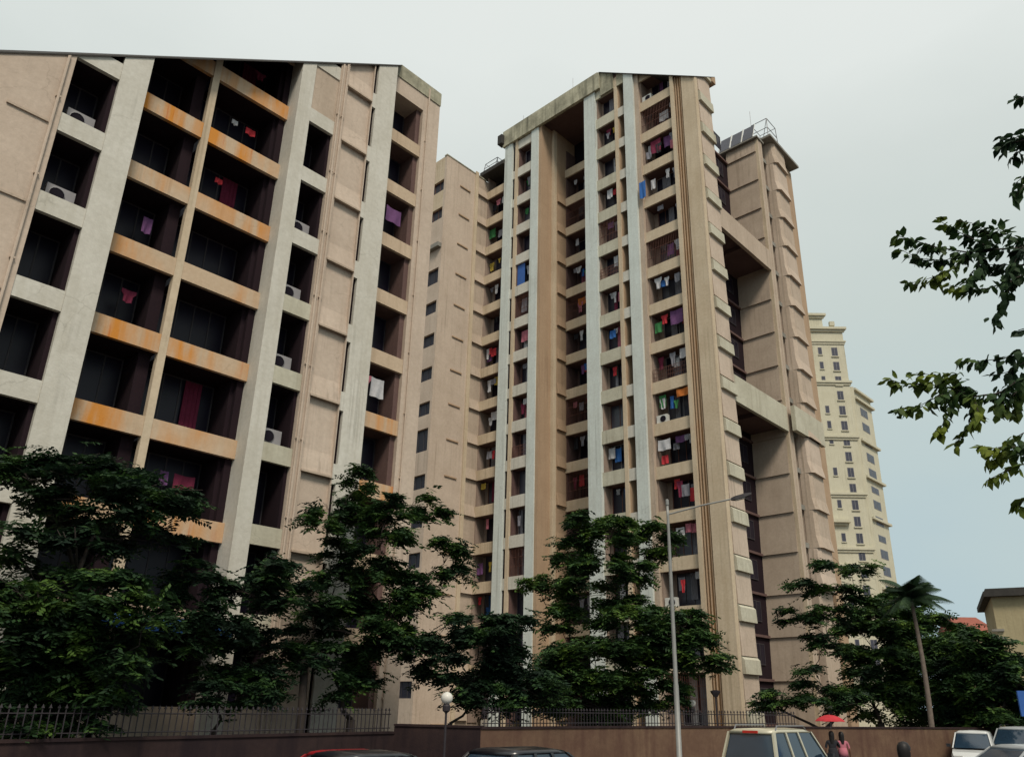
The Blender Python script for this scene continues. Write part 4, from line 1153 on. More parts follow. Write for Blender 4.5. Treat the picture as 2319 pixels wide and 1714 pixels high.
def tree(base_px, dist, blobs, label, seed, leaf=0.17, mat='leaf_dark', trunk_r=0.16, dens=1.0, bark='bark', fork=0.35, depth=1.0, name='tree', lean=None, group='street trees along the compound wall', core=True):
    rnd = random.Random(seed)
    b0 = at(base_px, 1650, dist); b0.z = 0
    t = thing(name, tuple(b0), label, 'tree', group)
    cs = []
    for (px, py, rx, ry) in blobs:
        dd = dist + rnd.uniform(-0.8, 0.8) * depth
        c = at(px, py, dd)
        sc_ = (c - EYE).dot(FW) / FPX
        cs.append((c, rx * sc_, ry * sc_))
    # trunk and limbs
    top = sum((c for c, _, _ in cs), Vector()) / len(cs)
    zmin = min(c.z for c, _, _ in cs)
    fz = max(1.3, zmin * fork + 0.8)
    fk = Vector((b0.x * 0.75 + top.x * 0.25, b0.y * 0.75 + top.y * 0.25, fz))
    m_ = MB()
    mid = (b0 + fk) / 2 + Vector((rnd.uniform(-.1, .1), rnd.uniform(-.1, .1), 0))
    m_.tube([b0 - b0, mid - b0, fk - b0], [trunk_r * 1.25, trunk_r, trunk_r * 0.85], 9)
    m_.build('trunk', bark, t, smooth=True)
    order = sorted(cs, key=lambda q_: q_[0].z)
    nodes = [(fk, trunk_r * 0.7)]
    for c, rx, rz in order:
        s, r0 = min(nodes, key=lambda q_: (q_[0] - c).length + (2.0 if q_[0].z > c.z else 0))
        m_ = MB()
        k1 = s.lerp(c, 0.35) + Vector((rnd.uniform(-.25, .25), rnd.uniform(-.25, .25), -0.1))
        k2 = s.lerp(c, 0.7) + Vector((rnd.uniform(-.2, .2), rnd.uniform(-.2, .2), 0.0))
        r1 = max(0.02, r0 * 0.72)
        m_.tube([s - b0, k1 - b0, k2 - b0, c - b0], [r1, r1 * 0.85, r1 * 0.65, r1 * 0.4], 6)
        for _ in range(4):
            e_ = c + Vector((rnd.uniform(-1, 1) * rx, rnd.uniform(-1, 1) * rx * .6, rnd.uniform(-.5, .9) * rz))
            m_.tube([k2 - b0, (k2.lerp(e_, .5) + Vector((0, 0, .08))) - b0, e_ - b0], [r1 * 0.45, r1 * 0.3, 0.008], 5)
        m_.build('limb', bark, t, smooth=True)
        nodes.append((k2, r1 * 0.8)); nodes.append((c, r1 * 0.5))
    V, F = [], []
    for c, rx, rz in cs:
        ry = max(rx, rz) * 0.9 * depth
        area = rx * rz * math.pi
        n = int(dens * area * 160) + 26
        # sub-clumps give the outline its tufts
        subs = []
        for _ in range(max(5, int(area * 2.6))):
            a_ = rnd.uniform(0, 2 * math.pi); r_ = rnd.uniform(0.35, 1.0) ** 0.6
            subs.append((Vector((rx * r_ * math.cos(a_) * 0.95, 0, rz * r_ * math.sin(a_) * 0.95)), rnd.uniform(-1, 1) * ry * 0.8))
        for _ in range(n):
            s_, dep = rnd.choice(subs)
            loc = RT * (s_.x + rnd.gauss(0, 0.2) * rx) + Vector((0, 0, s_.z + rnd.gauss(0, 0.13) * rz - 0.12 * abs(s_.x)))
            back = Vector((FW.x, FW.y, 0)).normalized() * (dep + rnd.gauss(0, 0.25))
            p = c + loc + back
            out = (p - c); out.z = 0
            out = out.normalized() if out.length > 0.01 else Vector((1, 0, 0))
            if rnd.random() < 0.12:
                p = p + out * rnd.uniform(0.1, 0.45) + Vector((0, 0, rnd.uniform(-0.45, 0.3)))
            spray(V, F, p - b0, rnd, leaf * 3.0, leaf, out)
    o = mesh('crown', t, V, F, mat)
    o['kind'] = 'stuff'
    return t

T = tree
T(150, 22.9, [(45, 1075, 35, 18), (110, 1055, 45, 26), (195, 1040, 70, 26), (200, 1095, 90, 40), (285, 1090, 60, 35), (150, 1132, 70, 26), (300, 1130, 100, 36), (400, 1122, 55, 24), (245, 1165, 75, 22), (330, 1205, 70, 24), (210, 1215, 80, 26)],
  'broad dark tree at far left crossing the wide openings of the nearest block', 11, dens=1.1, trunk_r=0.2)
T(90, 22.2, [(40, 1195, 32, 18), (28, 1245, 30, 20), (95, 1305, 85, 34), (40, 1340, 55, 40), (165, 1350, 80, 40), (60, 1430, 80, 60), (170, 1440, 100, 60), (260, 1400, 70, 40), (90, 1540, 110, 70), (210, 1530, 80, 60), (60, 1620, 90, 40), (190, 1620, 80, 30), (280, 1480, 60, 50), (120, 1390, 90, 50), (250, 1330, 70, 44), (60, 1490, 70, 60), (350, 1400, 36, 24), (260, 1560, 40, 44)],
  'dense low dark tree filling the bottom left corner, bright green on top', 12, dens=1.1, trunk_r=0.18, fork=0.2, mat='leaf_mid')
T(480, 24.8, [(600, 1280, 42, 38), (612, 1345, 42, 42), (530, 1340, 34, 26), (655, 1272, 24, 12), (652, 1362, 24, 14), (440, 1300, 45, 30), (420, 1370, 50, 40), (510, 1430, 50, 36), (545, 1490, 60, 45), (500, 1560, 55, 35), (570, 1560, 42, 34), (430, 1440, 45, 36)],
  'forked young tree with open crown before the second white pier of the nearest block', 13, dens=1.35, trunk_r=0.10, fork=0.3)
T(682, 26.3, [(650, 1440, 50, 26), (640, 1490, 48, 24), (695, 1500, 40, 30), (705, 1400, 36, 36), (620, 1530, 30, 18), (700, 1340, 24, 26)],
  'slender leaning dark trunk with a thin crown left of the tallest foreground tree', 14, dens=0.9, trunk_r=0.13, fork=0.9)
T(787, 27.5, [(808, 1085, 30, 32), (740, 1165, 28, 40), (782, 1150, 28, 26), (885, 1150, 42, 28), (968, 1148, 34, 34), (862, 1215, 55, 36), (770, 1245, 42, 26), (1012, 1255, 40, 44), (945, 1325, 46, 26), (845, 1345, 105, 44), (762, 1325, 46, 46), (795, 1435, 95, 30), (840, 1500, 55, 48), (760, 1545, 22, 36), (900, 1400, 50, 34), (880, 1290, 40, 22), (820, 1180, 40, 34), (830, 1280, 60, 34), (720, 1400, 40, 30), (860, 1450, 60, 40)],
  'tallest street tree, before the right corner of the nearest block', 15, dens=1.15, trunk_r=0.17, mat='leaf_mid')
T(1000, 28.0, [(1060, 1405, 55, 28), (1125, 1440, 55, 40), (1005, 1440, 45, 30), (1080, 1495, 75, 40), (1165, 1490, 55, 44), (985, 1510, 34, 22), (1200, 1560, 60, 44), (1110, 1570, 70, 40), (940, 1470, 34, 26), (1050, 1550, 60, 40), (1090, 1440, 50, 36), (1160, 1420, 50, 30)],
  'slanting slim tree between the globe lamp and the first white pier', 16, dens=1.4, trunk_r=0.10)
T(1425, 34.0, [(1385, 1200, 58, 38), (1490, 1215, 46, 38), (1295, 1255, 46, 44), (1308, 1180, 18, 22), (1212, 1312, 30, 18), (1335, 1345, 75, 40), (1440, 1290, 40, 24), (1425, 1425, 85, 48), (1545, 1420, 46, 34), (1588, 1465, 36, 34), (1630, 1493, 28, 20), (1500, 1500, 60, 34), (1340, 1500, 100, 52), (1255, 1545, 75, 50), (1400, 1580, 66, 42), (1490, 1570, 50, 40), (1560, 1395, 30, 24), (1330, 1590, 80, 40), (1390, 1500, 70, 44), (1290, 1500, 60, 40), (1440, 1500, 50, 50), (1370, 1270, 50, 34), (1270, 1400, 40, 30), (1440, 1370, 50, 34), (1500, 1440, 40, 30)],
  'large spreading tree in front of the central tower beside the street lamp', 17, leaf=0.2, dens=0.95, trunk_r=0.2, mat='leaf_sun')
T(1858, 41.5, [(1880, 1275, 38, 11), (1950, 1285, 40, 11), (1820, 1322, 38, 12), (1890, 1335, 48, 20), (1800, 1388, 44, 16), (1872, 1385, 46, 20), (1930, 1362, 38, 16), (1875, 1440, 32, 24), (1770, 1572, 42, 22), (1850, 1558, 56, 28), (1920, 1585, 42, 28), (1842, 1513, 28, 9), (1745, 1592, 30, 12)],
  'layered flat-topped tree above the red umbrella, right of the tower flank', 18, leaf=0.2, dens=0.75, trunk_r=0.16, fork=0.25, mat='leaf_mid')
g9 = 'dense trees before the houses at right'
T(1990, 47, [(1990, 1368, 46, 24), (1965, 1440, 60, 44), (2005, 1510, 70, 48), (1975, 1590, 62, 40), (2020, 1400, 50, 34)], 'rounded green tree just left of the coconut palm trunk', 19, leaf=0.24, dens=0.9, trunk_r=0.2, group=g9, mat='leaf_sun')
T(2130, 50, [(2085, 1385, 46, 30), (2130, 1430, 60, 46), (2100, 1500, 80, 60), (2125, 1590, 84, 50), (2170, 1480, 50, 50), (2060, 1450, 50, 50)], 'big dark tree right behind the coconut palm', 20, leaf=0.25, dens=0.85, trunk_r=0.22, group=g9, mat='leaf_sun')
T(2240, 46, [(2205, 1450, 56, 24), (2262, 1470, 50, 28), (2215, 1530, 80, 56), (2275, 1590, 70, 52), (2320, 1540, 50, 50), (2190, 1600, 60, 40)], 'dark tree in front of the cream house at the right edge', 21, leaf=0.24, dens=0.9, trunk_r=0.2, group=g9, mat='leaf_mid')

# coconut palm
bq = at(2106, 1650, 43); bq.z = 0
tq = at(2062, 1352, 43)
t = thing('coconut_palm', tuple(bq), 'coconut palm with a pale slender leaning trunk rising over the dense trees at right', 'palm')
m_ = MB(); n_ = 8
pts = [Vector((0, 0, 0)).lerp(tq - bq, i / n_) + Vector((0, 0, 0)) + (Vector((0.1, -0.1, 0)) * math.sin(math.pi * i / n_)) for i in range(n_ + 1)]
m_.tube(pts, [0.14 - 0.06 * i / n_ for i in range(n_ + 1)], 9); m_.build('trunk', 'bark_pale', t, smooth=True)
rp = random.Random(5)
for i in range(19):
    a_ = 2 * math.pi * i / 19 + rp.uniform(-.15, .15)
    el = rp.uniform(-0.1, 1.35)
    L = rp.uniform(1.5, 2.2)
    V, F = [], []
    c0 = tq - bq
    dirh = Vector((math.cos(a_), math.sin(a_), 0))
    prev = None
    seg = 16
    for j in range(seg + 1):
        f = j / seg
        p = c0 + dirh * (L * f * math.cos(el * (1 - f * .3))) + Vector((0, 0, L * f * math.sin(el) - 1.0 * f * f))
        if prev is not None:
            d = (p - prev).normalized()
            s = d.cross(Vector((0, 0, 1))).normalized(); u_ = s.cross(d)
            for sg in (-1, 1):
                for q_ in range(2):
                    b_ = prev.lerp(p, q_ * .5)
                    ll = 0.75 * math.sin(math.pi * min(1, f * 0.85 + 0.12)) + 0.1
                    tip = b_ + (s * sg * 0.75 + d * 0.5 + Vector((0, 0, -0.45))).normalized() * ll
                    w_ = d * 0.035
                    k = len(V); V += [tuple(b_ - w_), tuple(b_ + w_), tuple(tip)]; F.append((k, k + 1, k + 2))
            k = len(V); V += [tuple(prev + s * .02), tuple(prev - s * .02), tuple(p - s * .02), tuple(p + s * .02)]; F.append((k, k + 1, k + 2, k + 3))
        prev = p
    mesh('frond', t, V, F, 'leaf_palm')

# foreground tree at right: only its branches reach into the picture
nb = at(3500, 1650, 8.5); nb.z = 0
NT = thing('tree', tuple(nb), 'near tree reaching leafy branches in from the right edge against the sky', 'tree')
lt = Vector((0, 0, 0))
m_ = MB(); m_.tube([(0, 0, 0), (0.05, 0, 2.5), (0.1, 0.05, 5.0), (0.0, 0.1, 6.5), (-0.1, 0.1, 7.4)], [0.2, 0.17, 0.14, 0.1, 0.05], 10); m_.build('trunk', 'bark', NT, smooth=True)
DN = 8.0
strands = []
def S(pts, sub=2, seed=0, thick=0.006):
    strands.append(([at(x, y, DN + dz) for x, y, dz in pts], sub, thick))
S([(2700, 700, .5), (2450, 585, .3), (2319, 562, 0), (2250, 565, 0), (2193, 572, 0), (2120, 560, -.1), (2070, 545, -.1), (2030, 533, -.1)], thick=.014)
S([(2250, 566, 0), (2200, 540, 0), (2150, 515, 0), (2128, 500, 0)]); S([(2250, 566, 0), (2240, 530, .1), (2200, 505, .1), (2170, 500, .1)])
S([(2319, 562, 0), (2290, 535, .1), (2260, 520, .1), (2225, 515, .1)]); S([(2193, 572, 0), (2140, 590, .1), (2080, 585, .1), (2034, 563, .1)])
S([(2193, 572, 0), (2150, 615, -.1), (2100, 632, -.1), (2048, 645, -.1)]); S([(2220, 570, 0), (2215, 620, -.1), (2190, 655, -.1), (2145, 645, -.1)])
S([(2500, 640, .2), (2319, 622, 0), (2280, 640, 0), (2230, 655, 0), (2185, 655, 0)], thick=.012); S([(2290, 636, 0), (2275, 690, 0), (2252, 738, 0)]); S([(2319, 600, .2), (2280, 600, .2), (2240, 600, .2), (2200, 620, .2)])
S([(2319, 560, -.2), (2300, 590, -.2), (2280, 640, -.2)])
S([(2700, 800, .5), (2450, 890, .3), (2319, 870, .1), (2255, 892, 0), (2205, 898, 0), (2160, 880, 0), (2100, 870, 0), (2040, 868, 0), (2006, 856, 0)], thick=.014)
S([(2160, 880, 0), (2120, 850, .1), (2075, 845, .1)]); S([(2160, 882, 0), (2120, 900, -.1), (2070, 925, -.1), (2025, 928, -.1)]); S([(2170, 885, 0), (2150, 930, 0), (2130, 970, 0), (2120, 985, 0)])
S([(2205, 898, 0), (2200, 940, .1), (2190, 975, .1), (2165, 1005, .1)]); S([(2190, 895, 0), (2170, 860, .1), (2140, 845, .1)]); S([(2205, 898, 0), (2215, 930, -.1), (2205, 965, -.1)])
S([(2319, 800, 0), (2270, 812, 0), (2220, 818, 0), (2165, 818, 0)]); S([(2319, 820, .1), (2290, 840, .1), (2255, 850, .1)]); S([(2319, 870, 0), (2290, 900, 0), (2270, 935, 0)])
S([(2319, 850, -.1), (2280, 880, -.1), (2250, 925, -.1)]); S([(2319, 905, .2), (2300, 925, .2), (2290, 940, .2)])
S([(2700, 900, .5), (2420, 1010, .2), (2319, 1010, 0), (2270, 1015, 0), (2215, 1015, 0)], thick=.012); S([(2319, 1050, 0), (2280, 1065, 0), (2235, 1088, 0)]); S([(2319, 980, .1), (2300, 990, .1), (2270, 1025, .1)])
S([(2319, 1030, .1), (2280, 1035, .1), (2240, 1045, .1)]); S([(2330, 1120, 0), (2312, 1135, 0), (2305, 1150, 0)])
S([(2700, 330, .5), (2400, 330, .2), (2319, 318, 0), (2285, 325, 0), (2258, 335, 0)], thick=.01); S([(2319, 318, 0), (2290, 310, .1), (2262, 312, .1)]); S([(2319, 335, .1), (2300, 350, .1), (2285, 362, .1)])
S([(2400, 390, .2), (2319, 400, 0), (2300, 415, 0)]); S([(2319, 420, 0), (2300, 445, 0)]); S([(2330, 215, 0), (2300, 226, 0)]); S([(2330, 742, 0), (2305, 748, 0)], 1)
wood = MB()
leafs = []
rl = random.Random(77)
for pts, sub, th in strands:
    n = len(pts)
    wood.tube([p - nb for p in pts], [max(0.003, th * (1 - 0.75 * i / (n - 1))) for i in range(n)], 5)
    for i in range(n - 1):
        a_, b_ = pts[i], pts[i + 1]
        L = (b_ - a_).length
        if L > 1.2: continue
        m = max(1, int(L / 0.019))
        for j in range(m):
            p = a_.lerp(b_, (j + rl.random()) / m)
            d = (b_ - a_).normalized()
            s = Vector((rl.gauss(0, 1), rl.gauss(0, 1), rl.gauss(0, .5))).normalized()
            dirl = (d * 0.55 + s * 0.75 + Vector((0, 0, -0.35))).normalized()
            leafs.append((p + Vector((rl.gauss(0, .012), rl.gauss(0, .012), rl.gauss(0, .012))), dirl, rl.uniform(0.075, 0.14)))
            if rl.random() < 0.45:
                leafs.append((p + Vector((rl.gauss(0, .04), rl.gauss(0, .04), rl.gauss(0, .035))), (dirl + Vector((rl.gauss(0, .5), rl.gauss(0, .5), rl.gauss(0, .3)))).normalized(), rl.uniform(0.07, 0.12)))
wood.build('branch', 'bark', NT, smooth=True)
LM = []
for v in range(4):
    w = 0.50 + 0.06 * v; b = 0.12 + 0.06 * v
    Vv = [(0, 0, 0), (0.25, w * 0.8 / 2, -0.02), (0.6, w / 2, -b * .6), (1, 0, -b * 2), (0.6, -w / 2, -b * .6), (0.25, -w * 0.8 / 2, -0.02), (0.3, 0, 0.03), (0.65, 0, 0.02 - b * .4)]
    Ff = [(0, 6, 1), (1, 6, 7, 2), (2, 7, 3), (0, 5, 6), (5, 4, 7, 6), (4, 3, 7)]
    me = bpy.data.meshes.new('leaf'); me.from_pydata(Vv, [], Ff); me.materials.append(MATS['leaf_near'])
    me.polygons.foreach_set('use_smooth', [True] * len(me.polygons))
    LM.append(me)
vis = [q_ for q_ in leafs]
rl.shuffle(vis)
vis.sort(key=lambda q_: -q_[2])
V, F = [], []
for i, (p, d, L) in enumerate(vis):
    up = Vector((rl.gauss(0, .5), rl.gauss(0, .5), 1)).normalized()
    y = up.cross(d).normalized(); z = d.cross(y).normalized()
    M = Matrix(((d.x, y.x, z.x), (d.y, y.y, z.y), (d.z, y.z, z.z)))
    if i < 290:
        o = link('leaf', LM[i % 4], NT, p - nb)
        o.rotation_euler = M.to_euler(); o.scale = (L, L, L)
    else:
        me = LM[i % 4]; k = len(V)
        V += [tuple(M @ (v.co * L) + (p - nb)) for v in me.vertices]
        F += [tuple(k + q_ for q_ in poly.vertices) for poly in me.polygons]
o = mesh('leaves', NT, V, F, 'leaf_near'); o['kind'] = 'stuff'

# ------------------------------------------------------------------ VEHICLES
def loft(name, parent, rings, mat, smooth=False, closed=True):
    V = []; F = []
    n = len(rings[0])
    for r in rings: V += [tuple(p) for p in r]
    for i in range(len(rings) - 1):
        for j in range(n):
            k = (j + 1) % n
            F.append((i * n + j, i * n + k, (i + 1) * n + k, (i + 1) * n + j))
    F.append(tuple(reversed(range(n)))); F.append(tuple((len(rings) - 1) * n + j for j in range(n)))
    return mesh(name, parent, V, F, mat, smooth=smooth)

def car(base, heading, label, kind, paintm, L=4.1, Wd=1.68, H=1.45, suv=False, group=None):
    """x forward. lower body lofted along its length, greenhouse with separate glass, wheels with tyre and rim"""
    t = thing('parked_car', base, label, kind, group, rotz=heading)
    w = Wd / 2
    belt = 0.92 if not suv else 1.05
    xs = [(-L / 2, 0.45, belt - 0.25, 0.88), (-L / 2 + 0.12, 0.28, belt - 0.03, 0.96), (-L / 2 + 0.7, 0.25, belt, 1.0), (0, 0.24, belt, 1.0), (L / 2 - 1.25, 0.24, belt - 0.02, 1.0), (L / 2 - 0.35, 0.26, belt - 0.16, 0.96), (L / 2, 0.42, belt - 0.36, 0.86)]
    rings = []
    for x, z0, z1, ws in xs:
        ww = w * ws
        rings.append([(x, -ww * 0.92, z0), (x, -ww, z0 + 0.16), (x, -ww, z1 - 0.14), (x, -ww * 0.94, z1), (x, ww * 0.94, z1), (x, ww, z1 - 0.14), (x, ww, z0 + 0.16), (x, ww * 0.92, z0)])
    loft('body', t, rings, paintm)
    if suv: rx0, rx1, bx0, bx1 = -L / 2 + 0.30, 0.45, -L / 2 + 0.10, 1.15
    else: rx0, rx1, bx0, bx1 = -L / 2 + 0.85, 0.30, -L / 2 + 0.25, 1.15
    tw = w * 0.78; bw = w * 0.93
    # roof and its frame (pillars) as one shell, the glass as slightly sunk parts
    def roof_ring(x, z, ww): return [(x, -ww, z), (x, -ww * 0.8, z + 0.05), (x, 0, z + 0.075), (x, ww * 0.8, z + 0.05), (x, ww, z), (x, ww * 0.96, z - 0.05), (x, -ww * 0.96, z - 0.05)]
    loft('roof', t, [roof_ring(rx0 - 0.04, H - 0.10, tw * 0.97), roof_ring(rx0 + 0.25, H - 0.075, tw), roof_ring(rx1 - 0.3, H - 0.08, tw), roof_ring(rx1 + 0.04, H - 0.12, tw * 0.97)], paintm, smooth=True)
    zt_, zb_ = H - 0.12, belt - 0.005
    def pil(x0, x1, thick, name='pillar'):
        for s in (-1, 1):
            V = []
            for (x, z, ww) in ((x0, zt_ + 0.02, tw), (x1, zb_, bw)):
                for dx, dy in ((-thick / 2, 0), (thick / 2, 0), (thick / 2, -0.05), (-thick / 2, -0.05)):
                    V.append((x + dx, s * (ww + dy), z))
            mesh(name, t, V, [(0, 1, 2, 3), (4, 7, 6, 5), (0, 4, 5, 1), (1, 5, 6, 2), (2, 6, 7, 3), (3, 7, 4, 0)], paintm)
    pil(rx0, bx0, 0.14); pil(rx1, bx1, 0.07)
    f_ = [0.36, 0.68] if not suv else [0.30, 0.62]
    mids = [(rx0 + (rx1 - rx0) * f, bx0 + (bx1 - bx0) * (f * 0.82 + 0.08)) for f in f_]
    for a_, b_ in mids: pil(a_, b_, 0.08)
    stops = [(rx0, bx0)] + mids + [(rx1, bx1)]
    for (ta, ba), (tb, bb) in zip(stops[:-1], stops[1:]):
        for s in (-1, 1):
            V = [(ba + .04, s * (bw - .03), zb_), (bb - .04, s * (bw - .03), zb_), (tb - .03, s * (tw - .03), zt_), (ta + .03, s * (tw - .03), zt_)]
            V += [(x, y - s * 0.02, z) for x, y, z in V]
            mesh('side_window', t, V, [(0, 1, 2, 3), (4, 7, 6, 5), (0, 4, 5, 1), (1, 5, 6, 2), (2, 6, 7, 3), (3, 7, 4, 0)], 'glass_car')
    for nm, xt, xb in (('rear_window', rx0, bx0), ('windscreen', rx1, bx1)):
        sg = -1 if nm == 'rear_window' else 1
        V = [(xb, -bw + .08, zb_), (xb, bw - .08, zb_), (xt, tw - .07, zt_), (xt, -tw + .07, zt_)]
        V += [(x - sg * 0.02, y, z) for x, y, z in V]
        mesh(nm, t, V, [(0, 1, 2, 3), (4, 7, 6, 5), (0, 4, 5, 1), (1, 5, 6, 2), (2, 6, 7, 3), (3, 7, 4, 0)], 'glass_car')
    for sx in (-L / 2 + 0.75, L / 2 - 0.8):
        for s in (-1, 1):
            m_ = MB()
            R_ = 0.31 if not suv else 0.36
            m_.tube([(sx, s * (w - 0.2), R_), (sx, s * (w + 0.01), R_)], R_, 16)
            wh = m_.build('wheel', 'tyre', t)
            m_ = MB(); m_.tube([(sx, s * (w + 0.005), R_), (sx, s * (w + 0.02), R_)], R_ * 0.6, 12); m_.build('rim', 'chrome', wh)
    for s in (-1, 1):
        box('headlight', t, (L / 2 - 0.16, L / 2 + 0.005, s * w * 0.62 - 0.16, s * w * 0.62 + 0.16, belt - 0.44, belt - 0.29), 'lamp_clear')
        box('tail_light', t, (-L / 2 - 0.012, -L / 2 + 0.10, s * w * 0.74 - 0.09, s * w * 0.74 + 0.09, belt - 0.32, belt - 0.10), 'lamp_red')
        box('mirror', t, (0.95, 1.10, s * (w + 0.08) - 0.08, s * (w + 0.08) + 0.08, belt + 0.02, belt + 0.15), 'paint_black')
    box('bumper', t, (-L / 2 - 0.08, -L / 2 + 0.1, -w * 0.9, w * 0.9, 0.32, 0.50), 'frame_dark')
    box('bumper', t, (L / 2 - 0.1, L / 2 + 0.07, -w * 0.85, w * 0.85, 0.30, 0.46), 'frame_dark')
    box('number_plate', t, (-L / 2 - 0.095, -L / 2 - 0.082, -0.25, 0.25, 0.52, 0.63), 'white_metal')
    if suv:
        for s in (-1, 1):
            m_ = MB(); m_.tube([(rx0 + .2, s * tw * .9, H - 0.06), (rx0 + .3, s * tw * .9, H + 0.06), (rx1 - .35, s * tw * .9, H + 0.05), (rx1 - .2, s * tw * .9, H - 0.08)], 0.02, 6); m_.build('roof_rail', 'steel', t)
        box('brake_light', t, (rx0 - 0.07, rx0 + 0.02, -0.22, 0.22, H - 0.13, H - 0.065), 'lamp_red')
        box('spare_wheel_cover', t, (-L / 2 - 0.2, -L / 2 - 0.085, -0.25, 0.35, 0.6, 1.0), 'paint_black')
    return t
kerb = 'cars on the road below the compound wall'
q = at(1712, 1645, 24)
car((22.5, 10.70, 0), math.radians(0), 'cream boxy sport utility vehicle with roof rails seen from behind, below the tower corner', 'car', 'paint_cream', L=4.3, Wd=1.72, H=1.86, suv=True, group=kerb)
car((11.2, 15.1, 0), math.radians(8), 'dark red hatchback whose roof shows at the bottom, left of the black cars', 'car', 'paint_red', L=3.7, H=1.40, group=kerb)
car((13.6, 12.2, 0), math.radians(0), 'black saloon with pale sky on its glass, nearer and left of the street lamp', 'car', 'paint_black', L=4.3, Wd=1.72, H=1.51, group=kerb)
car((10.2, 13.2, 0), math.radians(2), 'black hatchback parked between the red roof and the other black car', 'car', 'paint_black', L=3.9, H=1.49, group=kerb)
q = at(2200, 1650, 42)
car((q.x, q.y, 0), math.radians(190), 'white van-like car parked by the brown wall at right', 'car', 'paint_white', L=4.0, H=1.62, group=kerb)
q = at(2290, 1665, 28)
car((q.x + .4, q.y, 0), math.radians(150), 'silver car at the bottom right corner, nearer than the white one', 'car', 'paint_silver', L=4.2, H=1.50, group=kerb)
q = at(2300, 1640, 44)
car((q.x, q.y, 0), math.radians(178), 'silver high car partly behind the nearer one at the right edge', 'car', 'paint_silver', L=4.3, Wd=1.75, H=1.80, suv=True, group=kerb)

